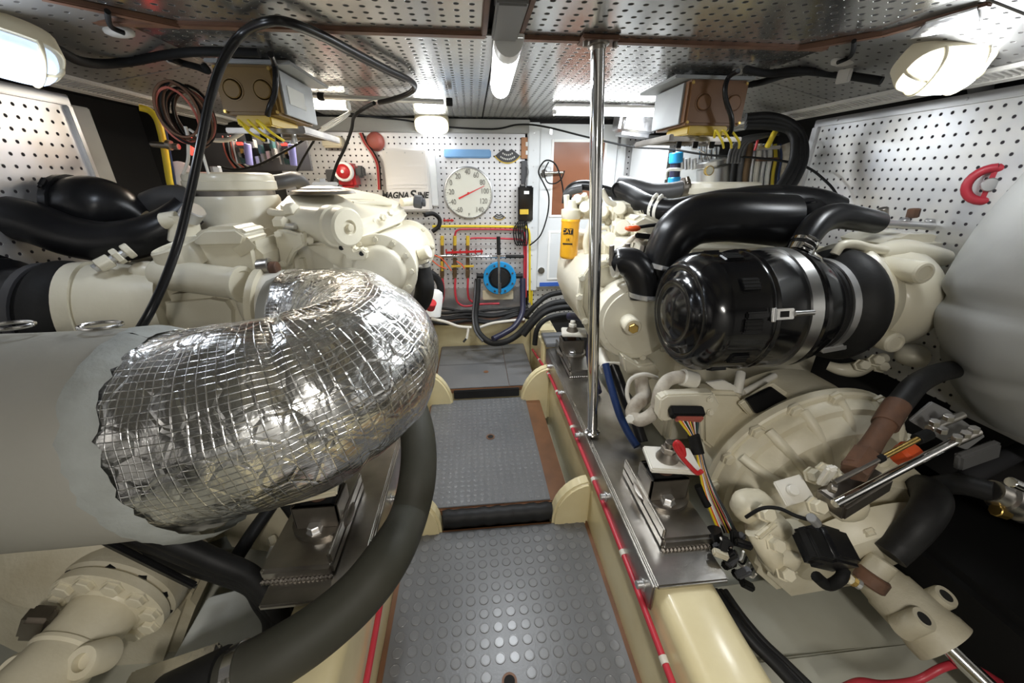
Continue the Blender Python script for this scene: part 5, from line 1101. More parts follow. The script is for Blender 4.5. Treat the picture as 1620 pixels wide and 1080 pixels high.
lathe('sleeve', C_, B, [(0, .100), (.002, .107), (.028, .108), (.034, .114), (.046, .124), (.058, .131), (.070, .133), (.082, .130), (.092, .120), (.096, .105)], 'black_rubber', hb, 56, 60)
fs = thing('filter_stay', 'small white bracket propping the air filter on the gearbox', 'bracket', P(1160, 612, .74)); prismpx('base', [(1118, 606), (1146, 602), (1190, 624), (1150, 630)], .74, .01, 'white_paint', fs, bevel=.002); tubepx('post', [(1166, 622, .74), (1170, 602, .755), (1172, 590, .77)], .011, 'white_paint', fs)
tubepx('arm', [(1176, 620, .74), (1200, 608, .75), (1225, 594, .77)], .008, 'white_paint', fs)
# ================================================================== RIGHT GREY LAGGING
gl = thing('exhaust_lagging', 'padded pale grey lagging bulging in from the right edge', 'lagging', (1.15, .62, .5))
def gr(p, th, L, t):
    s = -.016 * math.exp(-((t - .54 - .03 * math.sin(th)) / .016) ** 2) - .007 * math.exp(-((t - .62 + .02 * math.sin(th)) / .02) ** 2)
    return s + noise.noise(V((p.x * 7, p.y * 7, p.z * 7))) * .008 + abs(noise.noise(V((p.x * 16, p.y * 16, p.z * 10)))) * -.004
pts = [(1960, 60, .66, .10), (1890, 160, .65, .115), (1815, 260, .64, .130), (1740, 350, .63, .140), (1685, 430, .62, .148), (1662, 490, .615, .158), (1664, 550, .61, .160), (1685, 610, .60, .145), (1715, 665, .60, .105), (1735, 700, .60, .05)]
q = cat([(*P(*p[:3]), p[3]) for p in pts], 12)
bm = bmesh.new(); sweep(bm, [v[:3] for v in q], [v[3] for v in q], 80, True, False, gr); obj('sleeve', bm, 'lagging_light', gl, ang=180)
# ================================================================== STEEL BEARER RAILS AND MOUNTS
def rail(sgn, xf, xo, ya, yb, label):
    """steel angle capping a stringer: top plate, side flange and its bolts"""
    t = thing('bearer_rail', label, 'rail', ((xf + xo) / 2, (ya + yb) / 2, .19))
    lo, hi = sorted((xf, xo)); box('top_plate', (lo, ya, .253), (hi, yb, .264), 'steel_plate', t, .003)
    a = xf if sgn < 0 else xf - .0; box('side_flange', (min(xf, xf - sgn * .008), ya, .196), (max(xf, xf - sgn * .008), yb, .262), 'steel_plate', t, .003)
    for y in ((.47, .695, .945, 1.20, 1.42) if sgn > 0 else (.56, .74, .95, 1.2)):
        q = V((xf - sgn * .008, y, .222)); cyl('flange_bolt', q, q - V((sgn * .013, 0, 0)), .008, 'galv', t, 12); cyl('washer', q, q - V((sgn * .002, 0, 0)), .013, 'galv', t, 16)
    return t
rail(1, .312, .452, .435, 1.52, 'worn steel angle rail capping the right engine bearer')
rail(-1, -.236, -.40, .47, 1.50, 'worn steel angle rail capping the left engine bearer')
def pedestal(x0, x1, ya, yb, label):
    t = thing('mount_pedestal', label, 'pedestal', ((x0 + x1) / 2, (ya + yb) / 2, .264))
    box('channel_top', (x0, ya, .264), (x1, yb, .292), 'steel_plate', t, .006)
    q0, q1 = (x0, x0 + .008) if x0 > 0 else (x1 - .008, x1); box('upstand', (q0, ya + .005, .290), (q1, yb - .005, .316), 'steel_plate', t, .003)
    bm = bmesh.new()
    for k in range(int((x1 - x0) / .008)): bmesh.ops.create_icosphere(bm, subdivisions=1, radius=.0055, matrix=Matrix.Translation((x0 + .004 + k * .008, ya - .001, .266)))
    o = obj('weld_bead', bm, 'steel_dark', t); return t
pedestal(.352, .462, .505, .725, 'stainless pedestal under the near right engine mount')
pedestal(-.415, -.285, .515, .74, 'stainless pedestal under the near left engine mount')
pedestal(.340, .440, 1.235, 1.50, 'stainless pedestal under the far right engine mount')
def mount(c, sgn, label, wash='white_paint', plate=True):
    """rubber-in-steel engine mount: base, cradle, rubber block, stud and nut"""
    c = V(c); t = thing('engine_mount', label, 'engine mount', c)
    lathe('base_plate', c, c + V((0, 0, 1)), [(0, .060), (.008, .060), (.010, .056)], 'steel_dark', t, 28)
    for s in (-1, 1): bolt(t, c + V((s * .004, -.040, .012)) if s < 0 else c + V((0, .04, .012)), (0, 0, 1), .013, 'galv', h=.9)
    for s in (-1, 1): box('cradle_wall', c + V((-.043, s * .031 - .003, .008)), c + V((.043, s * .031 + .003, .066)), 'steel_dark', t, .004)
    box('cradle_end', c + V((-.045, -.033, .008)), c + V((-.039, .033, .066)), 'steel_dark', t, .003); box('cradle_end', c + V((.039, -.033, .008)), c + V((.045, .033, .066)), 'steel_dark', t, .003)
    box('rubber_block', c + V((-.038, -.027, .010)), c + V((.038, .027, .062)), 'black_rubber', t, .008)
    cyl('collar', c + V((0, 0, .060)), c + V((0, 0, .084)), .018, 'rust', t, 16)
    if plate:
        obox('arm_plate', c + V((sgn * .010, 0, .090)), (.105, .078, .013), (1, -.18 * sgn, 0), wash, t, .003)
        lathe('cup_washer', c + V((0, 0, .096)), c + V((0, 0, 1)), [(0, .024), (.004, .024), (.016, .017), (.02, .016)], 'steel_dark', t, 20); cyl('nut', c + V((0, 0, .110)), c + V((0, 0, .128)), .016, 'steel_dark' if wash == 'white_paint' and c.y < 1 else wash, t, 6); cyl('stud', c + V((0, 0, .120)), c + V((0, 0, .140)), .010, 'steel_dark' if c.y < 1 else wash, t, 14)
    return t
mount((.405, .630, .292), 1, 'rubber-in-steel engine mount near the multicoloured wiring plug')
mount((-.335, .63, .292), -1, 'grimy engine mount below the foil elbow', 'gear_cream')
mount((.385, 1.40, .292), 1, 'engine mount with white nut near the far right hoses')
pd = box('grey_pad', (.305, 1.52, .264), (.43, 1.66, .282), 'mat_rubber', None, .003); tag(pd, 'grey rubber topped board behind the far right mount', 'board')
# red hoses clipped along the bearers
def redline(sgn, pts, label):
    t = thing('red_hose', label, 'hose', V(pts[len(pts) // 2]))
    tube('hose', pts, .0062, 'red_hose', t, n=8)
    for k in range(1, len(pts) - 1, 1):
        p = V(pts[k]); d = V(pts[k + 1]) - V(pts[k - 1]); lathe('pale_clip', p - d.normalized() * .006, p + d.normalized() * .006, [(0, .0066), (0, .0074), (.012, .0074), (.012, .0066)], 'white_cable', t, 14)
    return t
redline(1, [(.300, .10, .165), (.300, .36, .186), (.302, .56, .193), (.302, .78, .196), (.302, 1.02, .195), (.302, 1.26, .190), (.300, 1.42, .184), (.290, 1.60, .165), (.288, 1.80, .13)], 'red hose clipped along the inner face of the right bearer')
redline(-1, [(-.226, .10, .09), (-.226, .40, .105), (-.226, .60, .13), (-.226, .80, .158), (-.226, 1.1, .17), (-.224, 1.45, .17), (-.222, 1.75, .15)], 'red hose clipped along the inner face of the left bearer')
# ================================================================== RIGHT GEARBOX
gb = thing('gearbox', 'cream bolted marine gearbox at lower right', 'gearbox', (.80, .62, .05))
gc = V((.790, .66, .287)); dax = V((0, -1, -.10)).normalized()
A, B = gc - dax * .17, gc + dax
bh_ = lathe('bell_housing', A, B, [(0, .19), (.01, .200), (.06, .205), (.07, .205), (.13, .210), (.142, .234), (.150, .240), (.166, .240), (.170, .236), (.172, .222)], 'gear_cream', gb, 72)
lathe('gear_case', gc - dax * .01, B, [(0, .228), (.028, .226), (.040, .220), (.044, .208), (.060, .200), (.076, .184), (.084, .150), (.090, .0)], 'gear_cream', gb, 72, 30)
ring_bolts(bh_, gc + dax * .004, dax, .231, 16, .014, 'gear_cream', .1)
for k in range(7):
    t = -1.15 + k * .36; u = V((math.sin(t), 0, math.cos(t)))
    a = gc + dax * .030 + u * .226; b = gc + dax * .084 + u * .150; tube('case_rib', [a, gc + dax * .058 + u * .203, b, gc + dax * .090 + u * .06], [.011, .011, .011, .006], 'gear_cream', gb, n=5)
# cut panels on the case face
prismpx('inspection_plate', [(1182, 634), (1224, 614), (1252, 634), (1196, 655)], .690, .012, 'black_smooth', gb, bevel=.002)
prismpx('plate_frame', [(1170, 640), (1224, 606), (1264, 634), (1194, 668)], .704, .012, 'gear_cream', gb, bevel=.003)
prismpx('case_shelf', [(1110, 620), (1170, 622), (1200, 660), (1150, 730), (1112, 700)], .725, .05, 'gear_cream', gb, bevel=.008)
# lower case toward the output
lw = V((.80, .53, .23)); prism('lower_case', [lw + V(p) for p in ((-.19, 0, .03), (-.12, 0, .10), (.05, 0, .15), (.17, 0, .12), (.20, 0, -.05), (.12, 0, -.20), (-.08, 0, -.22), (-.18, 0, -.12))], (0, .14, .03), 'gear_cream', gb, bevel=.02, seg=4)
oc_ = lathe('output_cover', V((.83, .55, .20)), V((.84, .30, .12)), [(0, .15), (.03, .148), (.05, .135), (.06, .11), (.065, .085)], 'gear_cream', gb, 48)
ring_bolts(oc_, V((.832, .515, .188)), V((.01, -.25, -.08)), .138, 12, .011, 'gear_cream')
pl_ = P(1255, 775, .50); obox('lever_plate', pl_, (.06, .045, .006), (1, .1, .15), 'white_paint', gb, .002, up=(0, -.6, .8)); cyl('plate_bolt', pl_ + V((-.008, -.004, .002)), pl_ + V((-.008, -.009, .010)), .010, 'white_paint', gb, 16)
for px, py, y in ((1305, 745, .50), (1286, 752, .50), (1326, 752, .50), (1290, 800, .47), (1225, 860, .46), (1210, 812, .48), (1240, 905, .44)):
    bolt(gb, P(px, py, y), (-.1, -.8, .6), .013, 'gear_cream', h=1.2)
for px, py, y, s in ((1215, 835, .50, .06), (1190, 800, .53, .06), (1232, 880, .47, .055), (1250, 850, .49, .06), (1340, 800, .48, .05)): blob('case_lump', P(px, py, y), (s * 1.3, s, s), 'gear_cream', gb, amp=.06, sq=3.)
tubepx('case_foot', [(1195, 838, .49), (1215, 870, .47), (1236, 902, .455)], [.02, .022, .02], 'gear_cream', gb)
obox('pressure_pipe', P(1212, 838, .46), (.05, .012, .012), (1, .3, .5), 'gear_cream', gb, .004)
# selector valve: plate, lever, rods
sv = thing('shift_linkage', 'chrome shift rods and lever on the right gearbox', 'linkage', P(1330, 800, .45))
obox('valve_block', P(1350, 775, .47), (.12, .05, .035), (1, .25, .28), 'steel_dark', sv, .004); obox('lever_arm', P(1308, 752, .455), (.018, .012, .055), (1, 0, .2), 'white_paint', sv, .004, up=(-.4, -.3, 1)); cyl('lever_pin', P(1312, 770, .44), P(1322, 774, .435), .008, 'steel_dark', sv, 10)
cyl('thin_rod', P(1320, 763, .445), P(1400, 722, .47), .0042, 'steel_dark', sv, 10); cyl('thin_rod', P(1395, 724, .47), P(1452, 694, .49), .0048, 'brass', sv, 12); cyl('rod_nut', P(1388, 727, .468), P(1396, 723, .471), .0075, 'black_matt', sv, 8)
cyl('main_rod', P(1320, 797, .44), P(1512, 697, .50), .0075, 'chrome', sv, 16); cyl('rod_end', P(1508, 699, .50), P(1545, 682, .51), .0095, 'steel_plate', sv, 12); cyl('rod_end', P(1450, 695, .492), P(1470, 686, .50), .010, 'black_matt', sv, 10)
for k, (px, py) in enumerate(((1513, 696), (1527, 690), (1540, 683), (1478, 672), (1500, 664), (1490, 684))): cyl('small_nut', P(px, py, .495), P(px + 2, py - 7, .495), .008, 'steel_plate', sv, 6)
cyl('upper_rod', P(1470, 678, .51), P(1522, 656, .53), .0075, 'steel_plate', sv, 12)
tag(prismpx('linkage_bracket', [(1440, 666), (1476, 636), (1500, 648), (1560, 690), (1530, 712), (1496, 700)], .535, .006, 'mid_grey', None, bevel=.002), 'grey sheet bracket carrying the shift rod ends', 'bracket')
cp = thing('dipstick', 'orange-red plastic dipstick cap beside the shift rods', 'dipstick', P(1438, 720, .50)); a = P(1434, 718, .51); lathe('cap', a, a + V((.1, -.5, 1)), [(-.02, .016), (0, .021), (.010, .022), (.016, .019), (.018, 0)], 'orange', cp, 14, 30)
rp = thing('oil_pipe', 'rusty oil pipe with black hose climbing over the right gearbox', 'pipe', P(1360, 745, .5))
tubepx('rusty_pipe', [(1352, 742, .47), (1368, 720, .49), (1386, 692, .51), (1402, 668, .53), (1412, 652, .545)], [.020, .018, .016, .017, .017], 'rust', rp, seg=18); cyl('pipe_nut', P(1350, 748, .465), P(1372, 716, .49), .022, 'rust', rp, 6); tubepx('hose_ferrule', [(1400, 672, .528), (1410, 655, .543), (1420, 640, .555)], .021, 'rust', rp, seg=18)
tubepx('black_hose', [(1412, 652, .545), (1430, 630, .565), (1452, 606, .59), (1490, 588, .64), (1540, 580, .70)], .020, 'black_rubber', rp, seg=18)
# black cooler hose with lettering
bh = thing('cooler_hose', 'fat black cooler hose bending beside the gearbox at right', 'hose', P(1430, 870, .42)); tubepx('hose', [(1408, 878, .44), (1424, 862, .445), (1450, 834, .45), (1470, 806, .465), (1474, 786, .49), (1460, 774, .53), (1430, 778, .56), (1408, 800, .57)], [.026, .027, .028, .029, .030, .030, .030, .028], 'black_rubber', bh, n=10, seg=28)
# clevis: electric actuator box with its lead
ab = thing('actuator_box', 'black control actuator box on the right gearbox', 'actuator', P(1310, 900, .42))
obox('case', P(1306, 866, .430), (.088, .062, .060), (1, .15, -.55), 'black_smooth', ab, .008, 3, up=(.25, -.45, .9)); obox('lid', P(1290, 862, .405), (.050, .052, .020), (1, .15, -.55), 'black_matt', ab, .005, 3, up=(.25, -.45, .9))
tubepx('lead', [(1180, 818, .47), (1205, 804, .46), (1232, 804, .45), (1260, 816, .43), (1288, 824, .42)], .0032, 'black_matt', ab); cyl('cable_gland', P(1283, 818, .42), P(1292, 828, .42), .008, 'mid_grey', ab, 10); tubepx('foot', [(1292, 912, .41), (1310, 925, .405), (1330, 915, .40), (1335, 900, .41)], .010, 'black_matt', ab)
for k in range(4): cyl('fitting', P(1330 + 8 * k, 906 + 5 * k, .405), P(1338 + 8 * k, 914 + 4 * k, .40), .009, ['brass', 'gear_cream', 'brass', 'galv'][k], ab, 8)
# shaft coupling with lugs and the propeller shaft
cpn = thing('shaft_coupling', 'pale cast shaft coupling with two bolt lugs', 'coupling', P(1450, 1010, .40)); A, B = V((.812, .47, .185)), V((.856, .352, .145)); d = (B - A).normalized(); L = (B - A).length
lathe('barrel', A, B, [(-.03, .032), (0, .040), (.03, .044), (.034, .047), (L * .7, .049), (L * .85, .054), (L, .054), (L, .036), (L - .02, .034)], 'gear_old', cpn, 40)
sd = d.cross(V((0, 0, 1))).normalized(); u = sd.cross(d)
for s, w in ((-1, .046), (1, .048)):
    c = A + d * (L * .62) + sd * s * w + u * .030; lathe('lug', c - u * .035, c + u, [(0, .022), (.05, .020), (.055, .018), (.055, .011), (.045, .010), (.045, 0)], 'gear_old', cpn, 24); cyl('lug_hole', c + u * .012, c + u * .0195, .0125, 'cavity', cpn, 16, 0)
cyl('end_ring', B - d * .012, B + d * .003, .033, 'rust', cpn, 28)
cyl('elbow_fitting', P(1375, 915, .44), P(1398, 885, .45), .024, 'gear_old', cpn, 16); cyl('rust_collar', P(1372, 925, .43), P(1385, 908, .435), .027, 'rust', cpn, 16)
tag(cyl('propeller_shaft', B - d * .02, B + d * .30, .0145, 'stainless', None, 24), 'bright steel propeller shaft leaving the coupling', 'shaft')
tag(tubepx('red_cable', [(1330, 1090, .33), (1360, 1078, .34), (1400, 1082, .34), (1450, 1076, .335), (1490, 1056, .335), (1520, 1050, .335), (1550, 1060, .335), (1585, 1080, .335), (1620, 1095, .34)], .0065, 'red_hose', None), 'thick red cable draped over the propeller shaft', 'cable')
# dark outboard machinery at the right edge
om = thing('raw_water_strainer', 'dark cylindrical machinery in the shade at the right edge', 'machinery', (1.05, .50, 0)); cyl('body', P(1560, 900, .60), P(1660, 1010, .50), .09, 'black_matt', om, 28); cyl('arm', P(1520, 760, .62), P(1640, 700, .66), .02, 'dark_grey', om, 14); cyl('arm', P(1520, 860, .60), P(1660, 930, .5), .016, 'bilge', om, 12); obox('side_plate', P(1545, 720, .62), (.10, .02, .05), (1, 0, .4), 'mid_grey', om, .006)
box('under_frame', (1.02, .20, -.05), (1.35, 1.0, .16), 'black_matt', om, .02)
cl_ = thing('pipe_clamp', 'shiny pipe clamp with bolt heads at the right edge', 'clamp', P(1600, 800, .46)); a, b = P(1568, 776, .47), P(1640, 812, .44); lathe('pipe', a, b, [(0, .022), (.02, .024), (.022, .030), (.034, .030), (.036, .025), (.055, .026), (.058, .031), (.07, .031), (.072, .025), (.45, .025)], 'steel_plate', cl_, 24); tube('riser_pipe', [a + (b - a).normalized() * .006, a + V((-.02, .05, -.03)), a + V((-.03, .10, -.14)), a + V((-.03, .12, -.36))], .02, 'black_rubber', cl_, seg=16); cyl('bolt', P(1598, 762, .45), P(1616, 770, .445), .010, 'chrome', cl_, 12); cyl('bolt', P(1574, 806, .45), P(1592, 812, .445), .012, 'brass', cl_, 8)
# ================================================================== WIRING BESIDE THE RIGHT MOUNT
ec = thing('connector_block', 'cream connector block with a multicoloured wire plug', 'connector', P(1085, 665, .72))
prismpx('bracket', [(1045, 632), (1056, 625), (1130, 622), (1140, 640), (1128, 662), (1112, 652), (1050, 668), (1042, 662)], .715, .03, 'cream', ec, bevel=.004); obox('plug_body', P(1086, 652, .695), (.075, .024, .024), (1, -.12, 0), 'black_matt', ec, .003, up=(0, -.5, .85)); obox('plug_seal', P(1090, 662, .685), (.060, .010, .018), (1, -.12, 0), 'red_dull', ec, .002, up=(0, -.5, .85))
for p in ((1124, 632), (1124, 652)): bolt(ec, P(*p, .71), (0, -1, .3), .007, 'cream')
hn = thing('wiring_harness', 'multicoloured wire harness hanging from the connector block', 'wires', P(1130, 860, .55))
cols = ['yellow_wire', 'orange', 'white', 'black_matt', 'circuit', 'white_cable', 'red', 'yellow_wire', 'black_matt', 'red_dull', 'white', 'black_matt', 'circuit', 'dark_grey']
for k, m in enumerate(cols):
    s = (k - 6.5) / 6.5; j = random.uniform(-1, 1)
    tubepx('wire', [(1088 + 17 * s, 660, .69), (1092 + 12 * s, 672, .68), (1098 + 5 * s, 690, .665), (1106 + 4 * s, 715, .645), (1113 + 5 * s + j, 745, .62), (1124 + 9 * s + j * 2, 780, .59), (1140 + 12 * s + j * 3, 815, .57), (1152 + 13 * s + j * 2, 842, .555)], .0027, m, hn, n=5, seg=7)
tubepx('tape_wrap', [(1097, 688, .664), (1101, 703, .655), (1105, 718, .643)], .013, 'black_matt', hn); tubepx('tape_wrap', [(1104, 768, .60), (1112, 785, .59), (1120, 800, .58)], .008, 'black_matt', hn)
rw = tag(tubepx('red_lead', [(1070, 700, .60), (1075, 712, .595), (1082, 720, .59), (1080, 708, .595), (1072, 699, .60), (1068, 706, .60), (1078, 722, .59), (1092, 738, .58), (1103, 748, .575), (1110, 745, .57)], .0048, 'red', None), 'looped red fuse lead beside the near right mount', 'lead')
tg_ = thing('connector_cluster', 'tangle of black plugs at the foot of the wire harness', 'connectors', P(1170, 920, .50))
for k in range(16):
    px, py = 1135 + random.uniform(0, 50), 848 + random.uniform(0, 78); a = V((random.uniform(-1, 1), random.uniform(-.5, .5), random.uniform(-1, 1)))
    obox('plug', P(px, py, .50 - .0006 * (py - 850) + random.uniform(-.015, .015)), (.030, .015, .013), a, ['black_matt', 'dark_grey', 'black_smooth', 'black_matt', 'gear_old'][k % 5], tg_, .003)
lathe('open_sleeve', P(1128, 838, .52), P(1140, 880, .50), [(0, .014), (.0, .016), (.05, .016), (.05, .014)], 'black_smooth', tg_, 18)
for k in range(5): tubepx('wire_end', [(1140 + 8 * k, 850 + 8 * k, .49), (1150 + 8 * k, 870 + 9 * k, .48), (1170 + 5 * k, 885 + 7 * k, .48), (1176 + 5 * k, 872 + 9 * k, .47)], .0022, ['white', 'black_matt', 'galv', 'black_matt', 'white_cable'][k], tg_, n=5, seg=6)
for k in range(3):
    tag(tubepx('loom_tube', [(1130 + 8 * k, 935, .47), (1158 + 8 * k, 975, .42), (1190 + 9 * k, 1015, .38), (1225 + 10 * k, 1050, .35), (1262 + 12 * k, 1090, .32)], .0095 - .001 * k, 'black_rubber' if k != 1 else 'black_smooth', None), ['black loom tube beside the cream bearer end, innermost', 'black loom tube beside the cream bearer end, middle', 'black loom tube beside the cream bearer end, outermost'][k], 'loom', 'loom tubes at lower right')
tag(tubepx('red_cable', [(1128, 948, .45), (1150, 990, .40), (1178, 1040, .355), (1205, 1090, .32)], .005, 'red_hose', None), 'thin red cable against the cream bearer end', 'cable'); tag(tubepx('yellow_cable', [(1134, 955, .44), (1158, 1000, .395), (1190, 1050, .35), (1215, 1090, .32)], .0028, 'yellow_wire', None), 'thin yellow cable beside the red one on the bearer', 'cable')
# corrugated and taped hoses between rail and engine
tag(tubepx('blue_hose', [(958, 575, .98), (964, 600, .95), (972, 630, .91), (982, 660, .87), (996, 688, .83), (1008, 706, .80)], .011, 'blue_hose', None, seg=16), 'glossy dark blue hose beside the chrome pole foot', 'hose')
tag(tubepx('hose', [(968, 575, 1.0), (980, 605, .97), (992, 640, .93), (1006, 670, .88), (1016, 700, .84)], .017, 'black_smooth', None, seg=16), 'black hose behind the dark blue hose near the pole', 'hose')
wh = thing('taped_hose', 'dirty white taped hose looping beside the connector block', 'hose', P(1010, 660, .78))
tubepx('taped_run', [(1012, 590, .86), (1016, 610, .84), (1018, 628, .82), (1006, 640, .80), (1000, 654, .79), (1012, 664, .77), (1030, 656, .76), (1042, 640, .755)], [.017, .018, .020, .018, .017, .017, .016, .015], 'dirty_wrap', wh, seg=18); tubepx('taped_run', [(1040, 642, .75), (1044, 620, .75), (1056, 602, .76), (1076, 596, .76), (1096, 602, .76)], .0155, 'dirty_wrap', wh, seg=18)
cyl('coupler', P(1078, 596, .76), P(1100, 602, .76), .021, 'white_paint', wh, 18); tubepx('thin_pipe', [(1040, 598, .84), (1020, 592, .84), (998, 600, .84), (992, 622, .82), (998, 642, .80)], .0055, 'white_cable', wh); bolt(wh, P(998, 662, .775), (-.5, -.6, .4), .011, 'white_paint')
wp = thing('white_pipe_bundle', 'white pipe ends and looped wires just behind the pole foot', 'pipes', P(958, 590, 1.0)); tubepx('pipe', [(946, 552, 1.06), (952, 566, 1.04), (960, 580, 1.01)], .018, 'white_paint', wp, seg=18)
for k in range(3): tubepx('wire_loop', [(952 + 4 * k, 590, .99), (950 + 4 * k, 580 + 2 * k, .99), (960 + 4 * k, 574, .98), (980, 574 + k, .98)], .0035, 'white_cable', wp)
tag(tubepx('hose', [(900, 500, 1.5), (925, 505, 1.42), (935, 530, 1.34), (934, 560, 1.26), (938, 590, 1.18), (945, 620, 1.1)], .016, 'navy_hose', None, seg=16), 'dark hose dropping behind the pole beside the far mount', 'hose')
# ================================================================== LEFT GEARBOX AND BILGE
gL = thing('gearbox', 'grimy cream marine gearbox at lower left with bolted flange', 'gearbox', (-.75, .6, .05))
gcl = V((-.80, .80, .27)); bl_ = lathe('bell_housing', gcl + V((0, .16, .01)), gcl + V((0, -1, -.08)), [(0, .20), (.02, .212), (.10, .208), (.12, .20), (.15, .218), (.172, .222), (.174, .20)], 'gear_cream', gL, 64); lathe('gear_case', gcl, gcl + V((0, -1, -.08)), [(0, .195), (.05, .19), (.10, .17), (.12, .15), (.125, 0)], 'gear_old', gL, 56, 45)
ring_bolts(bl_, gcl + V((0, -.012, 0)), (0, -1, -.08), .21, 16, .011, 'gear_cream')
prism('lower_case', [V((-.80, .56, .16)) + V(p) for p in ((-.16, 0, .13), (.08, 0, .15), (.17, 0, .10), (.20, 0, -.02), (.10, 0, -.20), (-.12, 0, -.20), (-.20, 0, -.05))], (0, .12, .03), 'gear_old', gL, bevel=.02, seg=4)
A, B = P(185, 945, .52), P(70, 1075, .40); d = (B - A).normalized(); L = (B - A).length
lathe('rear_cover', A - d * .05, B, [(0, .09), (.02, .095), (.045, .095), (.05, .09)], 'gear_old', gL, 44); of_ = lathe('output_flange', A, B, [(0, .088), (.004, .092), (.018, .092), (.020, .088), (.022, .056), (.03, .052)], 'gear_cream', gL, 44)
ring_bolts(of_, A + d * .020, d, .074, 11, .0145, 'gear_cream'); 
ring_bolts(of_, A - d * .002, -d, .082, 10, .009, 'black_smooth', .3, name='stud')
lathe('coupling_barrel', A + d * .02, B, [(0, .054), (.03, .052), (.06, .051), (.063, .055), (.068, .055), (.072, .051), (L, .056), (L + .05, .06)], 'gear_cream', gL, 40)
for px, py in ((128, 1052), (18, 1068)):
    q = P(px, py, .40); lathe('lug', q + V((0, .03, -.03)), q + V((0, -.5, .6)), [(0, .024), (.04, .024), (.045, .021), (.045, .012), (.035, .011), (.035, 0)], 'gear_cream', gL, 24); 
for px, py, y in ((48, 915, .53), (148, 905, .525)): 
    q = P(px, py, y); cyl('cap_bolt', q + V((0, .03, .0)), q + V((0, -.012, -.002)), .015, 'gear_cream', gL, 12)
lathe('round_cover', P(95, 868, .56), P(95, 868, .56) + V((.1, -.8, .45)), [(0, .088), (.022, .088), (.026, .082), (.028, 0)], 'gear_old', gL, 44)
obox('clevis', P(60, 985, .46), (.035, .03, .05), (1, .2, -.6), 'steel_dark', gL, .006)
# black strut, hoses, cable bundle
tag(obox('steel_strut', P(215, 880, .515), (.22, .010, .014), P(300, 925, .50) - P(140, 845, .53), 'black_smooth', None, .003), 'black steel strut slanting over the left gearbox', 'strut')
names = ['thick black loom bending down under the foil elbow, outer', 'thick black loom bending down under the foil elbow, inner', 'thick black loom hidden under the foil elbow, lowest']
for k in range(3):
    tag(tubepx('cable_loom', [(205, 830 + 16 * k, .56), (250, 846 + 15 * k, .55), (300, 868 + 13 * k, .545), (350, 890 + 10 * k, .54), (395, 910 + 9 * k, .54), (428 - 8 * k, 945 + 4 * k, .53), (446 - 9 * k, 980, .51), (444 - 9 * k, 1015, .48), (432 - 9 * k, 1045, .46)], .019 - .002 * k, 'black_rubber', None, seg=16), names[k], 'loom', 'black looms below the foil elbow')
tag(tubepx('hose', [(430, 800, .78), (408, 830, .72), (388, 860, .67), (372, 890, .64), (380, 920, .62)], .015, 'black_rubber', None, seg=16), 'black hose dropping from the foil elbow to the loom', 'hose'); tag(tubepx('hose', [(452, 795, .78), (470, 820, .72), (484, 850, .67), (488, 885, .63), (478, 920, .60), (462, 950, .57), (452, 985, .55), (446, 1020, .53)], .015, 'black_rubber', None, seg=16), 'black hose curving beside the near left mount', 'hose')
for k in range(4): tubex = tag(tubepx('cable_tie', [(372 + 20 * k, 902 + 9 * k + (10 if k > 1 else 0), .585), (384 + 18 * k, 916 + 10 * k, .58), (378 + 20 * k, 930 + 12 * k, .585)], .003, 'dark_grey', None), ['dark tie on the loom, nearest the strut', 'dark tie on the loom, second from the strut', 'dark tie on the loom, third from the strut', 'dark tie on the loom, lowest'][k], 'tie', 'loom ties')
prism('engine_foot', [P(x, y, .78) for x, y in ((330, 815), (420, 790), (490, 800), (500, 850), (440, 880), (360, 870))], (0, .15, 0), 'gear_cream', gL, bevel=.015)
cyl2 = thing('drain_fitting', 'small brass-cream fitting on the engine foot', 'fitting', P(430, 870, .75)); cyl('plug', P(430, 850, .765), P(434, 862, .745), .010, 'gear_cream', cyl2, 8); cyl('nozzle', P(434, 862, .745), P(426, 882, .735), .008, 'white_paint', cyl2, 10)
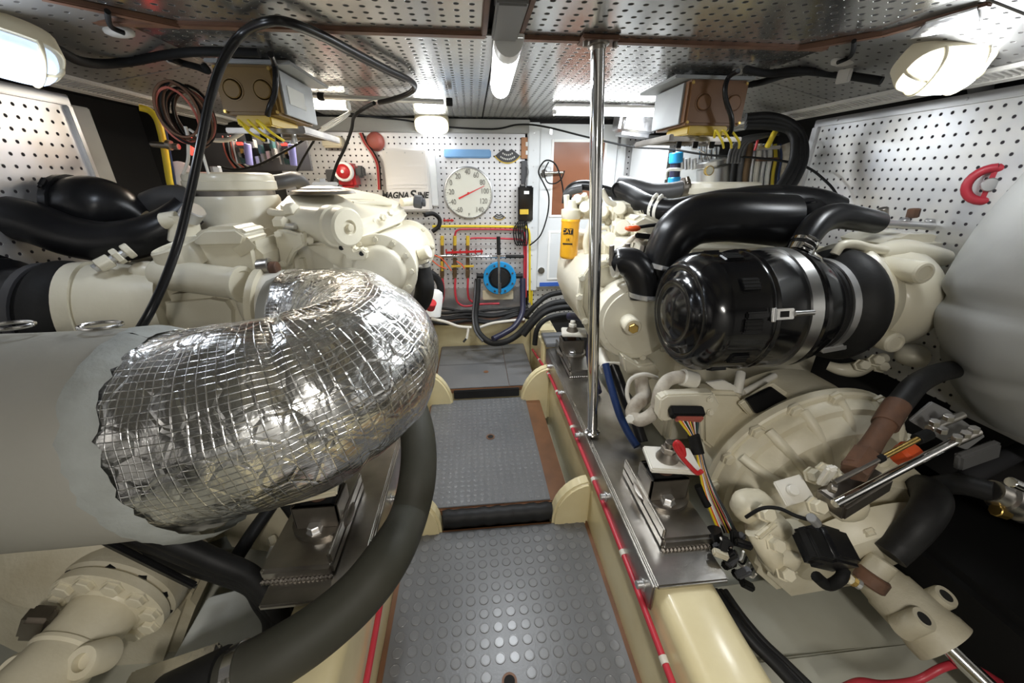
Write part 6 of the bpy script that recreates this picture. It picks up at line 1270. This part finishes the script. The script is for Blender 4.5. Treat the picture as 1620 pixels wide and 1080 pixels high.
tag(prism('bilge_tray', [V((-.62, .36, .045)), V((-.40, .36, .035)), V((-.375, .56, .05)), V((-.42, .66, .07)), V((-.62, .62, .07))], (0, 0, .03), 'bilge_pale', None, bevel=.006), 'pale bluish tray in the bilge behind the gearbox flange', 'tray')
tag(obox('loom_sleeve', P(470, 900, .585), (.05, .05, .10), (1, .3, .2), 'blue_hose', None, .02, 3), 'dark blue fabric sleeve beside the near left mount', 'sleeve')
tag(obox('foil_scrap', P(270, 1070, .43), (.14, .06, .02), (1, .2, .1), 'foil_plain', None, .006), 'crumpled foil strip at the bottom left of the bilge', 'foil')
# ================================================================== FOREGROUND HOSE
fh = thing('exhaust_hose', 'wide dark olive rubber hose curving down from the foil elbow', 'hose', P(560, 1000, .40))
HP = [P(590, 560, .95), P(630, 600, .88), P(652, 650, .80), P(662, 700, .73), P(660, 760, .665), P(645, 820, .61), PZ(614, 880, .345), PZ(570, 938, .330), PZ(512, 990, .315), PZ(450, 1032, .31), PZ(385, 1068, .30), PZ(310, 1104, .285)]
tube('hose', HP, [.034, .036, .038, .039, .040, .040, .040, .040, .040, .040, .040, .040], 'olive_hose', fh, n=12, seg=36)
dd = HP[-2] - HP[-1]; clamp('hose_clamp', HP[-2], dd, .041, 'stainless', fh, .014); lathe('rubber_cuff', HP[-2] - dd * .3, HP[-1] - dd, [(0, .042), (0, .046), (.08, .046), (.08, .042)], 'black_rubber', fh, 32)
wb_ = thing('bottle', 'white bottle with a red cap behind the left engine hose', 'bottle', P(686, 500, 1.62)); q0, q1 = P(684, 500, 1.62), P(690, 452, 1.64); lathe('body', q0, q1, [(0, .03), (.004, .036), (.09, .036), (.11, .03), (.12, .014)], 'white', wb_, 24); a = P(680, 487, 1.50); cyl('red_cap', a, a + V((.012, -.02, .03)), .020, 'red', wb_, 18)
tag(tubepx('hose', [(664, 440, 1.66), (680, 432, 1.68), (694, 445, 1.70), (697, 465, 1.70), (690, 488, 1.70)], .016, 'black_rubber', None, seg=16), 'black hose bending behind the white bottle', 'hose')
tag(tubepx('hose', [(672, 340, 1.85), (685, 338, 1.88), (695, 346, 1.9), (694, 358, 1.9), (684, 366, 1.9)], .010, 'black_rubber', None, seg=14), 'black cable loop under the inverter corner', 'cable')
